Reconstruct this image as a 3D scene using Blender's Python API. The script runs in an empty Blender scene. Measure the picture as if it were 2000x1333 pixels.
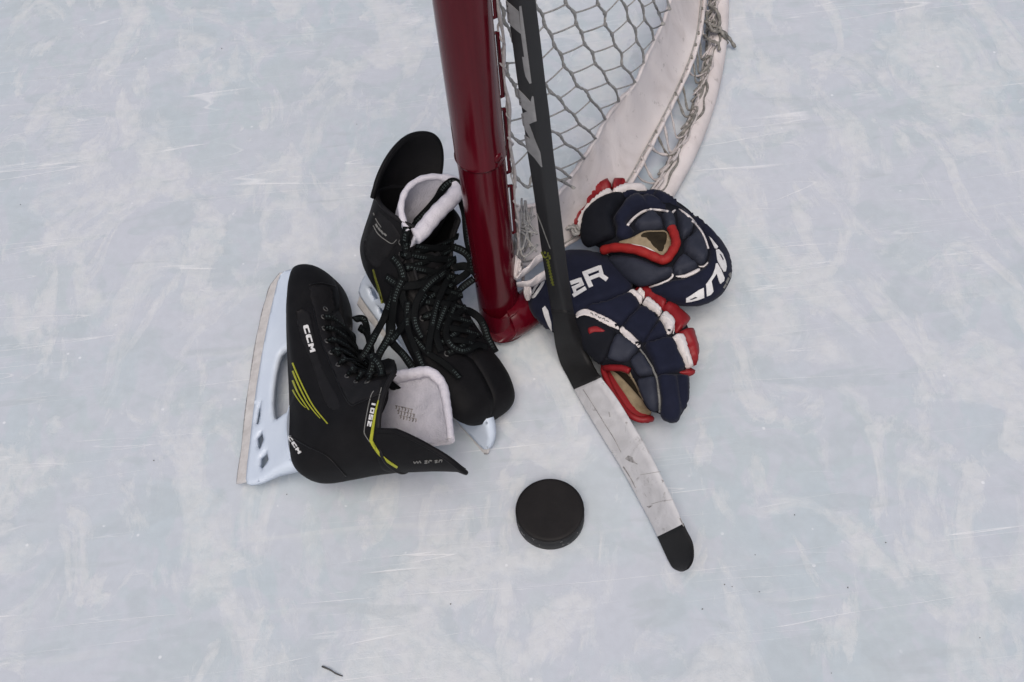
import bpy, bmesh, math, random
import numpy as np
from mathutils import Vector, Matrix, geometry
from mathutils.bvhtree import BVHTree
from mathutils.interpolate import poly_3d_calc

random.seed(7); rng = np.random.default_rng(7)
scene = bpy.context.scene
COL = scene.collection

# ------------------------------------------------------------------ camera
FPX = 2070.0; EL = math.radians(56); RO = math.radians(6.15)
CAM = Vector((0, 0, 1.115))
FW = Vector((0, math.cos(EL), -math.sin(EL)))
R0 = Vector((1, 0, 0)); U0 = Vector((0, math.sin(EL), math.cos(EL)))
RT = R0*math.cos(RO) - U0*math.sin(RO)
UP = U0*math.cos(RO) + R0*math.sin(RO)

def ray(px, py):
    return (FW*FPX + RT*(px-1000) - UP*(py-666.5)).normalized()
def at(px, py, z=0.0):
    d = ray(px, py); return CAM + d*((z-CAM.z)/d.z)
def on_plane(px, py, o, n):
    d = ray(px, py); return CAM + d*((o-CAM).dot(n)/d.dot(n))
def at_depth(px, py, depth):
    d = ray(px, py); return CAM + d*(depth/d.dot(FW))
def pix(p):
    d = p-CAM; z = d.dot(FW)
    return 1000+FPX*d.dot(RT)/z, 666.5-FPX*d.dot(UP)/z

cam = bpy.data.cameras.new('camera'); co = bpy.data.objects.new('camera', cam); COL.objects.link(co)
co.matrix_world = Matrix(((RT.x, UP.x, -FW.x, CAM.x), (RT.y, UP.y, -FW.y, CAM.y), (RT.z, UP.z, -FW.z, CAM.z), (0, 0, 0, 1)))
cam.sensor_width = 36; cam.lens = 36*FPX/2000; cam.clip_start = .02; cam.clip_end = 300
scene.camera = co

# ------------------------------------------------------------------ materials
MATS = {}
def nodes_of(name):
    m = bpy.data.materials.new(name); m.use_nodes = True
    nt = m.node_tree; b = nt.nodes['Principled BSDF']
    return m, nt, b
def N(nt, t, **kw):
    n = nt.nodes.new(t)
    for k, v in kw.items():
        if k in n.inputs.keys(): n.inputs[k].default_value = v
        else: setattr(n, k, v)
    return n
def L(nt, a, b): nt.links.new(a, b)
def ramp(nt, stops):
    r = nt.nodes.new('ShaderNodeValToRGB'); e = r.color_ramp.elements
    while len(e) < len(stops): e.new(.5)
    for i, (p, c) in enumerate(stops):
        e[i].position = p; e[i].color = (*c, 1) if len(c) == 3 else c
    return r
def fabric(name, c1, c2, rough=.75, scale=60, bump=.15, weave=900, spec=.3, coat=0, sheen=0, lo=.35, hi=.65, bdist=.0006):
    """procedural two-tone material with a fine surface grain"""
    m, nt, b = nodes_of(name)
    tc = N(nt, 'ShaderNodeTexCoord')
    n1 = N(nt, 'ShaderNodeTexNoise', Scale=scale, Detail=6.0, Roughness=.65)
    L(nt, tc.outputs['Object'], n1.inputs['Vector'])
    r = ramp(nt, [(lo, c1), (hi, c2)]); L(nt, n1.outputs['Fac'], r.inputs['Fac'])
    L(nt, r.outputs['Color'], b.inputs['Base Color'])
    n2 = N(nt, 'ShaderNodeTexNoise', Scale=float(weave), Detail=2.0)
    L(nt, tc.outputs['Object'], n2.inputs['Vector'])
    mx = N(nt, 'ShaderNodeMath', operation='ADD'); L(nt, n2.outputs['Fac'], mx.inputs[0]); L(nt, n1.outputs['Fac'], mx.inputs[1])
    bp = N(nt, 'ShaderNodeBump', Strength=bump, Distance=bdist); L(nt, mx.outputs[0], bp.inputs['Height'])
    L(nt, bp.outputs['Normal'], b.inputs['Normal'])
    b.inputs['Roughness'].default_value = rough
    b.inputs['Specular IOR Level'].default_value = spec
    b.inputs['Coat Weight'].default_value = coat; b.inputs['Coat Roughness'].default_value = .15
    b.inputs['Sheen Weight'].default_value = sheen
    MATS[name] = m
    return m

fabric('boot_black', (.0050, .0049, .0058), (.0080, .0078, .0090), .66, 40, .25, 1400, .16)
fabric('boot_panel', (.0085, .0082, .0092), (.0125, .012, .0135), .62, 60, .3, 1800, .2)
fabric('boot_gloss', (.006, .006, .007), (.009, .009, .010), .42, 30, .08, 700, .35)
fabric('guard_felt', (.0018, .0018, .002), (.0035, .0035, .0038), .95, 60, .3, 1500, .1)
fabric('felt_white', (.44, .435, .49), (.54, .53, .59), .95, 55, .7, 600, .1, bdist=.0016)
fabric('felt_rim', (.58, .56, .62), (.66, .64, .70), .9, 70, .6, 500, .1, bdist=.0014)
fabric('lace', (.0045, .0055, .006), (.009, .0105, .011), .85, 200, .5, 1500, .15)
fabric('yellow_print', (.30, .32, .02), (.40, .41, .04), .5, 120, .05, 900, .3)
fabric('yellow_dull', (.10, .11, .018), (.16, .17, .03), .5, 120, .05, 900, .3)
fabric('white_print', (.62, .62, .63), (.74, .74, .74), .5, 200, .05, 900, .3)
fabric('gray_print', (.16, .16, .155), (.22, .22, .21), .5, 200, .05, 900, .3)
fabric('felt_print', (.14, .13, .125), (.36, .34, .34), .9, 260, .2, 900, .1, lo=.42, hi=.58)
fabric('holder_white', (.60, .68, .80), (.66, .74, .85), .32, 18, .04, 300, .45)
fabric('steel', (.50, .48, .47), (.66, .64, .63), .38, 70, .1, 400, .5)
fabric('eyelet', (.05, .05, .05), (.09, .09, .09), .35, 100, .05, 400, .5)
fabric('navy', (.0065, .0085, .022), (.0095, .012, .030), .8, 50, .4, 1300, .2, sheen=.05)
fabric('navy_black', (.005, .006, .010), (.008, .009, .014), .8, 50, .4, 1300, .2)
fabric('slate', (.020, .023, .037), (.029, .033, .050), .7, 60, .4, 1300, .28)
fabric('red_leather', (.20, .009, .013), (.27, .014, .018), .5, 40, .15, 900, .35)
fabric('red_trim', (.26, .012, .012), (.33, .018, .016), .6, 60, .25, 1100, .3)
fabric('white_leather', (.64, .60, .60), (.74, .70, .70), .55, 60, .15, 900, .3)
fabric('palm', (.20, .155, .095), (.34, .275, .185), .85, 45, .5, 700, .15)
fabric('palm_shade_paint', (.02, .016, .011), (.035, .028, .018), .9, 45, .5, 700, .1)  # dark tan colour standing in for shade inside the palm openings
fabric('cord', (.29, .285, .275), (.46, .45, .435), .9, 220, .8, 1200, .1, bdist=.001)
fabric('cord_dark', (.13, .125, .115), (.34, .33, .31), .9, 160, .8, 1200, .1, bdist=.001)
fabric('cord_pale', (.45, .42, .42), (.62, .58, .58), .9, 160, .8, 1200, .1, bdist=.001)
fabric('rubber', (.0085, .0075, .0078), (.0135, .0120, .0122), .62, 30, .2, 900, .24)
fabric('rubber_side', (.012, .013, .0145), (.020, .021, .023), .6, 60, .6, 500, .35)
fabric('silver_print', (.18, .18, .185), (.24, .24, .245), .42, 60, .05, 700, .5)
fabric('scuff_gray', (.20,.197,.197), (.44,.43,.43), .8, 180, .2, 900, .15)
fabric('twig', (.06, .06, .06), (.10, .10, .095), .8, 200, .4, 900, .2)
fabric('tape_black', (.0085, .0085, .0092), (.0135, .0135, .0145), .6, 35, .4, 1600, .3)

def shaft_material():
    m, nt, b = nodes_of('shaft_black')
    tc = N(nt, 'ShaderNodeTexCoord')
    n1 = N(nt, 'ShaderNodeTexNoise', Scale=14.0, Detail=5.0); L(nt, tc.outputs['Object'], n1.inputs['Vector'])
    r = ramp(nt, [(.3, (.0075, .0075, .0088)), (.7, (.012, .012, .0135))]); L(nt, n1.outputs['Fac'], r.inputs['Fac'])
    L(nt, r.outputs['Color'], b.inputs['Base Color'])
    b.inputs['Roughness'].default_value = .55
    n2 = N(nt, 'ShaderNodeTexNoise', Scale=1500.0); L(nt, tc.outputs['Object'], n2.inputs['Vector'])
    bp = N(nt, 'ShaderNodeBump', Strength=.12, Distance=.0004); L(nt, n2.outputs['Fac'], bp.inputs['Height'])
    L(nt, bp.outputs['Normal'], b.inputs['Normal'])
    MATS['shaft_black'] = m
shaft_material()

def red_paint():
    m, nt, b = nodes_of('red_paint')
    tc = N(nt, 'ShaderNodeTexCoord')
    mp = N(nt, 'ShaderNodeMapping'); mp.inputs['Scale'].default_value = (60, 60, 5)
    L(nt, tc.outputs['Object'], mp.inputs['Vector'])
    n1 = N(nt, 'ShaderNodeTexNoise', Scale=1.0, Detail=5.0, Roughness=.6); L(nt, mp.outputs['Vector'], n1.inputs['Vector'])
    r = ramp(nt, [(.30, (.066, .0012, .0056)), (.55, (.090, .0022, .0080)), (.78, (.108, .005, .0125))]); L(nt, n1.outputs['Fac'], r.inputs['Fac'])
    L(nt, r.outputs['Color'], b.inputs['Base Color'])
    rr = N(nt, 'ShaderNodeMapRange'); rr.inputs[3].default_value = .08; rr.inputs[4].default_value = .24
    L(nt, n1.outputs['Fac'], rr.inputs[0]); L(nt, rr.outputs[0], b.inputs['Roughness'])
    bp = N(nt, 'ShaderNodeBump', Strength=.10, Distance=.002); L(nt, n1.outputs['Fac'], bp.inputs['Height'])
    L(nt, bp.outputs['Normal'], b.inputs['Normal'])
    b.inputs['Specular IOR Level'].default_value = .27
    MATS['red_paint'] = m
red_paint()

def cloth_material():
    m, nt, b = nodes_of('canvas')
    tc = N(nt, 'ShaderNodeTexCoord')
    n1 = N(nt, 'ShaderNodeTexNoise', Scale=13.0, Detail=6.0, Roughness=.6, Distortion=.8); L(nt, tc.outputs['Object'], n1.inputs['Vector'])
    r = ramp(nt, [(.28, (.54, .495, .49)), (.5, (.67, .625, .625)), (.75, (.73, .69, .69))]); L(nt, n1.outputs['Fac'], r.inputs['Fac'])
    n3 = N(nt, 'ShaderNodeTexNoise', Scale=70.0, Detail=4.0, Roughness=.7); L(nt, tc.outputs['Object'], n3.inputs['Vector'])
    r3 = ramp(nt, [(.62, (1, 1, 1)), (.78, (.55, .54, .53))]); L(nt, n3.outputs['Fac'], r3.inputs['Fac'])
    mx = N(nt, 'ShaderNodeMix', data_type='RGBA', blend_type='MULTIPLY'); mx.inputs[0].default_value = 1
    L(nt, r.outputs['Color'], mx.inputs[6]); L(nt, r3.outputs['Color'], mx.inputs[7])
    L(nt, mx.outputs[2], b.inputs['Base Color'])
    n2 = N(nt, 'ShaderNodeTexNoise', Scale=900.0); L(nt, tc.outputs['Object'], n2.inputs['Vector'])
    bp = N(nt, 'ShaderNodeBump', Strength=.3, Distance=.0006); L(nt, n2.outputs['Fac'], bp.inputs['Height'])
    bp2 = N(nt, 'ShaderNodeBump', Strength=.5, Distance=.004); L(nt, n1.outputs['Fac'], bp2.inputs['Height']); L(nt, bp.outputs['Normal'], bp2.inputs['Normal'])
    L(nt, bp2.outputs['Normal'], b.inputs['Normal'])
    b.inputs['Roughness'].default_value = .8; b.inputs['Specular IOR Level'].default_value = .2
    MATS['canvas'] = m
cloth_material()

def tape_white():
    """white cloth tape, scuffed by pucks"""
    m, nt, b = nodes_of('tape_white')
    tc = N(nt, 'ShaderNodeTexCoord')
    n1 = N(nt, 'ShaderNodeTexNoise', Scale=26.0, Detail=5.0, Roughness=.6, Distortion=1.2); L(nt, tc.outputs['Object'], n1.inputs['Vector'])
    r = ramp(nt, [(.25, (.46, .46, .475)), (.55, (.60, .60, .62)), (.8, (.66, .66, .68))]); L(nt, n1.outputs['Fac'], r.inputs['Fac'])
    n3 = N(nt, 'ShaderNodeTexNoise', Scale=48.0, Detail=5.0, Roughness=.75, Distortion=1.5); L(nt, tc.outputs['Object'], n3.inputs['Vector'])
    r3 = ramp(nt, [(.60, (1, 1, 1)), (.68, (.62, .61, .60)), (.76, (.35, .34, .33))]); L(nt, n3.outputs['Fac'], r3.inputs['Fac'])
    mx = N(nt, 'ShaderNodeMix', data_type='RGBA', blend_type='MULTIPLY'); mx.inputs[0].default_value = .8
    L(nt, r.outputs['Color'], mx.inputs[6]); L(nt, r3.outputs['Color'], mx.inputs[7])
    L(nt, mx.outputs[2], b.inputs['Base Color'])
    n2 = N(nt, 'ShaderNodeTexNoise', Scale=1200.0); L(nt, tc.outputs['Object'], n2.inputs['Vector'])
    bp = N(nt, 'ShaderNodeBump', Strength=.25, Distance=.0005); L(nt, n2.outputs['Fac'], bp.inputs['Height'])
    L(nt, bp.outputs['Normal'], b.inputs['Normal'])
    b.inputs['Roughness'].default_value = .75; b.inputs['Specular IOR Level'].default_value = .2
    MATS['tape_white'] = m
tape_white()

def lace_pattern():
    """waxed flat lace, dark with rows of pale woven dashes in stretches (UV: u along in metres, v across)"""
    m, nt, b = nodes_of('lace_dashed')
    uv = N(nt, 'ShaderNodeUVMap'); sp = N(nt, 'ShaderNodeSeparateXYZ'); L(nt, uv.outputs['UV'], sp.inputs[0])
    def mth(op, a, bb=None, c=None):
        n = N(nt, 'ShaderNodeMath', operation=op)
        for i, x in enumerate((a, bb, c)):
            if x is None: continue
            if isinstance(x, (int, float)): n.inputs[i].default_value = x
            else: L(nt, x, n.inputs[i])
        return n.outputs[0]
    u, v = sp.outputs[0], sp.outputs[1]
    fr = mth('FRACT', mth('MULTIPLY', u, 1/.0036))
    dash = mth('GREATER_THAN', fr, .5)
    vv = mth('MULTIPLY', mth('FRACT', mth('MULTIPLY', v, 5.0)), 1.0)
    row = mth('GREATER_THAN', vv, .45)
    c1 = mth('MULTIPLY', mth('GREATER_THAN', v, .30), mth('LESS_THAN', v, .70))
    seg = mth('LESS_THAN', mth('FRACT', mth('ADD', mth('MULTIPLY', u, 1/.071), .1)), .50)
    f = mth('MULTIPLY', mth('MULTIPLY', dash, row), mth('MULTIPLY', c1, seg))
    tc = N(nt, 'ShaderNodeTexCoord'); n1 = N(nt, 'ShaderNodeTexNoise', Scale=140.0, Detail=3.0); L(nt, tc.outputs['Object'], n1.inputs['Vector'])
    f2 = mth('MULTIPLY', f, mth('MULTIPLY', n1.outputs['Fac'], 1.3))
    mx = N(nt, 'ShaderNodeMix', data_type='RGBA'); L(nt, f2, mx.inputs[0])
    mx.inputs[6].default_value = (.0032, .0040, .0046, 1); mx.inputs[7].default_value = (.085, .11, .11, 1)
    L(nt, mx.outputs[2], b.inputs['Base Color']); b.inputs['Roughness'].default_value = .75
    b.inputs['Specular IOR Level'].default_value = .12
    n2 = N(nt, 'ShaderNodeTexNoise', Scale=1600.0); L(nt, tc.outputs['Object'], n2.inputs['Vector'])
    bp = N(nt, 'ShaderNodeBump', Strength=.5, Distance=.0006); L(nt, n2.outputs['Fac'], bp.inputs['Height'])
    L(nt, bp.outputs['Normal'], b.inputs['Normal'])
    MATS['lace_dashed'] = m
lace_pattern()

# ------------------------------------------------------------------ object helpers
def thing(name, label, cat, loc, group=None):
    o = bpy.data.objects.new(name, None); COL.objects.link(o); o.location = loc
    o.empty_display_size = .05
    o['label'] = label; o['category'] = cat
    if group: o['group'] = group
    return o
def root_loc(o):
    v = Vector((0, 0, 0))
    while o is not None:
        v += o.location; o = o.parent
    return v
def mk(name, verts, faces, mat, parent=None, smooth=True, uv=None, loc=None, label=None):
    """one mesh object; verts are world coordinates"""
    off = root_loc(parent) if parent is not None else Vector((0, 0, 0))
    if loc is not None: off = off*0+Vector(loc)
    me = bpy.data.meshes.new(name)
    me.from_pydata([tuple(Vector(v)-off) for v in verts], [], faces)
    me.validate(); me.update()
    if smooth:
        me.polygons.foreach_set('use_smooth', [True]*len(me.polygons))
    mats = mat if isinstance(mat, (list, tuple)) else [mat]
    for x in mats: me.materials.append(MATS[x])
    if uv is not None:
        ul = me.uv_layers.new(name='UVMap')
        for lp in me.loops: ul.data[lp.index].uv = uv[lp.vertex_index]
    o = bpy.data.objects.new(name, me); COL.objects.link(o)
    if parent is not None: o.parent = parent
    else: o.location = off
    if label: o['label'] = label
    return o
def catmull(pts, n=8, closed=False):
    P = [np.array(p, float) for p in pts]; out = []; m = len(P)
    rngi = range(m if closed else m-1)
    for i in rngi:
        if closed: p0, p1, p2, p3 = P[(i-1) % m], P[i], P[(i+1) % m], P[(i+2) % m]
        else: p0, p1, p2, p3 = P[max(i-1, 0)], P[i], P[i+1], P[min(i+2, m-1)]
        for k in range(n):
            t = k/n
            out.append(.5*((2*p1)+(-p0+p2)*t+(2*p0-5*p1+4*p2-p3)*t*t+(-p0+3*p1-3*p2+p3)*t**3))
    if not closed: out.append(P[-1])
    return out
def resample(pts, n):
    P = np.array([np.array(p, float) for p in pts]); d = np.r_[0, np.cumsum(np.linalg.norm(np.diff(P, axis=0), axis=1))]
    t = np.linspace(0, d[-1], n)
    return np.stack([np.interp(t, d, P[:, k]) for k in range(P.shape[1])], 1)
def grid_faces(nr, nc, wrap=False, off=0):
    f = []
    for i in range(nr-1):
        for j in range(nc if wrap else nc-1):
            a = off+i*nc+j; b = off+i*nc+(j+1) % nc
            f.append((a, b, b+nc, a+nc))
    return f
class MB:
    """collects pieces that become ONE mesh object"""
    def __init__(s): s.v = []; s.f = []; s.uv = []
    def add(s, v, f, uv=None):
        o = len(s.v); s.v += [Vector(x) for x in v]; s.f += [tuple(i+o for i in q) for q in f]
        s.uv += list(uv) if uv is not None else [(0, 0)]*len(v)
    def build(s, name, mat, parent=None, smooth=True, label=None):
        return mk(name, s.v, s.f, mat, parent, smooth, s.uv, label=label)
def sweep(mb, pts, rw, rt=None, n=8, up=None, taper=None, twist=0, cap=True):
    """tube (or flat ribbon: rw half width, rt half thickness) along pts; up = list of surface normals or None"""
    pts = [Vector(p) for p in pts]; m = len(pts); rt = rt or rw
    V = []; UVs = []; u = 0; prevn = None
    for i, p in enumerate(pts):
        t = (pts[min(i+1, m-1)]-pts[max(i-1, 0)])
        if t.length < 1e-9: t = Vector((0, 0, 1))
        t.normalize()
        if up is not None: nn = Vector(up[i])
        elif prevn is None: nn = Vector((0, 0, 1)) if abs(t.z) < .9 else Vector((1, 0, 0))
        else: nn = prevn
        nn = nn - t*nn.dot(t)
        if nn.length < 1e-6: nn = t.orthogonal()
        nn.normalize(); prevn = nn
        if twist: nn = Matrix.Rotation(twist*i/m, 3, t) @ nn
        b = t.cross(nn); k = taper[i] if taper is not None else 1
        if i: u += (p-pts[i-1]).length
        for j in range(n):
            a = 2*math.pi*j/n
            V.append(p + b*(math.cos(a)*rw*k) + nn*(math.sin(a)*rt*k)); UVs.append((u, .5+.5*math.cos(a)))
    F = grid_faces(m, n, True)
    if cap: F += [tuple(range(n-1, -1, -1)), tuple((m-1)*n+j for j in range(n))]
    mb.add(V, F, UVs)

# ------------------------------------------------------------------ polygons, pads and prints on a curved body
def inside(p, poly):
    x, y = p; c = False; j = len(poly)-1
    for i in range(len(poly)):
        xi, yi = poly[i]; xj, yj = poly[j]
        if (yi > y) != (yj > y) and x < (xj-xi)*(y-yi)/(yj-yi+1e-12)+xi: c = not c
        j = i
    return c
def edge_dist(P, polys):
    P = np.asarray(P, float); best = np.full(len(P), 1e9)
    for poly in polys:
        A = np.asarray(poly, float); B = np.roll(A, -1, 0)
        for a, b in zip(A, B):
            ab = b-a; l = max(ab@ab, 1e-12)
            t = np.clip(((P-a)@ab)/l, 0, 1)
            best = np.minimum(best, np.linalg.norm(P-(a+t[:, None]*ab), axis=1))
    return best
def dense(poly, sp):
    out = []
    for i in range(len(poly)):
        a = np.array(poly[i], float); b = np.array(poly[(i+1) % len(poly)], float)
        k = max(1, int(round(np.linalg.norm(b-a)/sp)))
        for j in range(k): out.append(a+(b-a)*j/k)
    return out
def tri(outer, holes=(), sp=4.0):
    """triangulate a polygon with holes; returns points, faces, distance to the edge, boundary vertex loops"""
    loops = [dense(outer, sp)] + [dense(h, sp) for h in holes]
    pts = [tuple(p) for lp in loops for p in lp]; edges = []; o = 0; bl = []
    for lp in loops:
        k = len(lp); edges += [(o+i, o+(i+1) % k) for i in range(k)]; bl.append(list(range(o, o+k))); o += k
    A = np.array(loops[0]); x0, y0 = A.min(0); x1, y1 = A.max(0)
    g = []
    for r, yy in enumerate(np.arange(y0+sp*.5, y1, sp*.87)):
        for xx in np.arange(x0+(sp*.5 if r % 2 else 0), x1, sp): g.append((xx, yy))
    if g:
        g = np.array(g); d = edge_dist(g, loops)
        for p, dd in zip(g, d):
            if dd > sp*.55 and inside(p, loops[0]) and not any(inside(p, h) for h in loops[1:]): pts.append(tuple(p))
    vs, es, fs, ov, oe, of = geometry.delaunay_2d_cdt([Vector(p) for p in pts], edges, [], 0, 1e-6)
    F = []
    for f in fs:
        c = sum((vs[i] for i in f), Vector((0, 0)))/len(f)
        if inside(c, loops[0]) and not any(inside(c, h) for h in loops[1:]):
            a, b, cc = [vs[i] for i in f[:3]]
            if (b-a).cross(cc-a) < 0: f = f[::-1]
            F.append(tuple(f))
    P = np.array([(v.x, v.y) for v in vs]); D = edge_dist(P, loops)
    cnt = {}
    for f in F:
        for i in range(len(f)):
            e = (f[i], f[(i+1) % len(f)]); cnt[e] = cnt.get(e, 0)+1
    bd = [e for e in cnt if (e[1], e[0]) not in cnt]
    D[[i for e in bd for i in e]] = 0
    return P, F, D, bd
class Body:
    """ray-cast target made of world-space meshes, with smooth normals"""
    def __init__(s, parts):
        s.v = []; s.f = []
        for v, f in parts:
            o = len(s.v); s.v += [Vector(x) for x in v]
            for q in f:
                q = [i+o for i in q]
                for k in range(1, len(q)-1): s.f.append((q[0], q[k], q[k+1]))
        s.b = BVHTree.FromPolygons(s.v, s.f)
        s.n = [Vector((0, 0, 0)) for _ in s.v]
        for q in s.f:
            a, b, c = (s.v[i] for i in q); nn = (b-a).cross(c-a)
            for i in q: s.n[i] += nn
        s.n = [x.normalized() if x.length > 0 else Vector((0, 0, 1)) for x in s.n]
    def hit(s, px, py, last=None):
        d = ray(px, py); p, n, i, dist = s.b.ray_cast(CAM, d)
        if p is None:
            t = (last-CAM).dot(d) if last is not None else (at(px, py, .05)-CAM).length
            for _ in range(6):
                q = CAM+d*t; p, n, i, dd = s.b.find_nearest(q); t = (p-CAM).dot(d)
            nn = (s._nrm(i, p)*.5-d*.8).normalized(); p = CAM+d*(t+.002)
        else: nn = s._nrm(i, p)
        if nn.dot(d) > 0: nn = -nn
        return p, nn
    def _nrm(s, i, p):
        q = s.f[i]; w = poly_3d_calc([s.v[k] for k in q], p)
        return sum((s.n[k]*x for k, x in zip(q, w)), Vector((0, 0, 0))).normalized()
def smooth_poly(poly, it=2):
    return [np.array(p) for p in catmull(poly, it*2, closed=True)]
def dome(d, w): 
    t = np.clip(d/w, 0, 1); return np.sqrt(np.clip(1-(1-t)**2, 0, 1))
def pad(name, poly, body, T, w, mat, parent, depth=.004, it=2, sp=5.0, lift=.0005, holes=(), label=None, flat=1.0, seams=()):
    """a stuffed pad: outline in photo pixels laid on the body, swollen by T metres with a rounded edge w pixels wide"""
    q = smooth_poly(poly, it) if it else [np.array(p, float) for p in poly]
    P, F, D, bd = tri(q, [smooth_poly(h, it) for h in holes], sp)
    H = dome(D, w)*T
    for (a, b, ww, dp) in seams:
        ds = edge_dist(P, [[a, b]]); H = H*(1-dp*np.exp(-(ds/ww)**2))
    top = []; bot = []; last = None
    c = P.mean(0); last = body.hit(*c)[0]
    hits = [body.hit(p[0], p[1], last) for p in P]
    dirs = [ray(p[0], p[1]) for p in P]
    tt = np.array([(x-CAM).dot(d) for (x, n), d in zip(hits, dirs)]); nn = np.array([n for x, n in hits])
    nb = [set() for _ in P]
    for f in F:
        for k in range(len(f)): nb[f[k]].add(f[k-1]); nb[f[k-1]].add(f[k])
    nb = [list(q) for q in nb]
    for _ in range(4):
        tt = np.array([.4*tt[i]+.6*tt[q].mean() if q else tt[i] for i, q in enumerate(nb)])
        nn = np.array([.4*nn[i]+.6*nn[q].mean(0) if q else nn[i] for i, q in enumerate(nb)])
    for p, h, d, t, n in zip(P, H, dirs, tt, nn):
        x = CAM+d*t; n = Vector(n).normalized()
        top.append(x+n*(lift+h)); bot.append(x-n*depth)
    n = len(top)
    FF = [tuple(reversed(f)) for f in F] + [tuple(i+n for i in f) for f in F] + [(b, a, a+n, b+n)[::-1] for a, b in bd]
    # photo y runs down, so the first orientation faces the viewer after the flip
    return mk(name, top+bot, FF, mat, parent, label=label), (top, [tuple(reversed(f)) for f in F])
def prints(name, polys, body, mat, parent, off=.0007, it=0, sp=3.0, label=None):
    """thin printed or stitched marks (all of one mark in one mesh)"""
    mb = MB()
    for poly in polys:
        q = smooth_poly(poly, it) if it else poly
        P, F, D, bd = tri(q, (), sp)
        if sum(body.b.ray_cast(CAM, ray(p[0], p[1]))[0] is None for p in P) > .25*len(P): continue
        top = []; bot = []; last = body.hit(*P.mean(0))[0]
        for p in P:
            x, n = body.hit(p[0], p[1], last); top.append(x+n*off); bot.append(x-n*.0006)
        k = len(top)
        mb.add(top+bot, [tuple(reversed(f)) for f in F]+[tuple(i+k for i in f) for f in F]+[(b, a, a+k, b+k)[::-1] for a, b in bd])
    return mb.build(name, mat, parent, smooth=False, label=label)
def stroke(pts, w0, w1=None, n=6):
    """polygon of a tapered stroke through pixel points"""
    w1 = w0 if w1 is None else w1
    C = np.array(catmull(pts, n)); T = np.gradient(C, axis=0); T /= np.linalg.norm(T, axis=1)[:, None]+1e-9
    W = np.linspace(w0, w1, len(C))[:, None]*.5; Nn = np.stack([-T[:, 1], T[:, 0]], 1)
    return list(C+Nn*W)+list((C-Nn*W)[::-1])
GLYPH = {  # block letters in a unit box (x right, y up)
 'C': [[(0, .15), (.15, 0), (1, 0), (1, .28), (.38, .28), (.38, .72), (1, .72), (1, 1), (.15, 1), (0, .85)]],
 'M': [[(0, 0), (.28, 0), (.28, .5), (.5, .25), (.72, .5), (.72, 0), (1, 0), (1, 1), (.75, 1), (.5, .68), (.25, 1), (0, 1)]],
 '2': [[(0, 0), (1, 0), (1, .25), (.4, .25), (1, .55), (1, 1), (0, 1), (0, .75), (.7, .75), (.7, .62), (0, .3)]],
 '5': [[(0, 0), (1, 0), (1, .6), (.3, .6), (.3, .78), (1, .78), (1, 1), (0, 1), (0, .4), (.7, .4), (.7, .22), (0, .22)]],
 '0': [[(0, 0), (1, 0), (1, 1), (0, 1), (0, .5), (.28, .5), (.28, .76), (.72, .76), (.72, .24), (.28, .24), (.28, .5), (0, .5)]],
 '1': [[(.3, 0), (.65, 0), (.65, 1), (.3, 1)]],
}
def word(txt, p0, p1, h, gap=.25, slant=0.0, flip=1):
    """letters running from pixel p0 to p1 along their foot line, h pixels tall; flip=-1 puts their tops on the other side"""
    p0 = np.array(p0, float); p1 = np.array(p1, float); d = p1-p0; n = len(txt)
    cw = 1/(n+(n-1)*gap); up = np.array([d[1], -d[0]])/np.linalg.norm(d)*h*flip; out = []
    for i, ch in enumerate(txt):
        x0 = i*(1+gap)*cw
        for g in GLYPH[ch]:
            if ch == '0':
                for q in ([(0, 0), (1, 0), (1, .24), (0, .24)], [(0, .76), (1, .76), (1, 1), (0, 1)], [(0, .24), (.28, .24), (.28, .76), (0, .76)], [(.72, .24), (1, .24), (1, .76), (.72, .76)]):
                    out.append([tuple(p0+d*(x0+x*cw+slant*y*cw)+up*y) for x, y in q])
            else: out.append([tuple(p0+d*(x0+x*cw+slant*y*cw)+up*y) for x, y in g])
    return out
def blob(name, poly, z0, up, dn, w, mat, parent, it=2, sp=7.0, tilt=(0, 0), wob=0.0):
    """a stuffed body: outline traced at height z0 (tilted by tilt metres per 100 px about its centre), swollen both ways"""
    q = smooth_poly(poly, it); P, F, D, bd = tri(q, (), sp); c = P.mean(0); H = dome(D, w)
    top = []; bot = []
    for p, h in zip(P, H):
        z = z0+tilt[0]*(p[0]-c[0])/100+tilt[1]*(p[1]-c[1])/100
        m = at(p[0], p[1], z); t = (CAM-m).normalized()
        a = m+t*(up*h); b = m-t*(dn*h)
        if wob: a += t*wob*(math.sin(p[0]*.11)+math.sin(p[1]*.13+1))*h
        b.z = max(b.z, .0012); a.z = max(a.z, .0025)
        top.append(a); bot.append(b)
    n = len(top); FT = [tuple(reversed(f)) for f in F]
    o = mk(name, top+bot, FT+[tuple(i+n for i in f) for f in F]+[(b, a, a+n, b+n)[::-1] for a, b in bd], mat, parent)
    return o, (top, FT)

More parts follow.
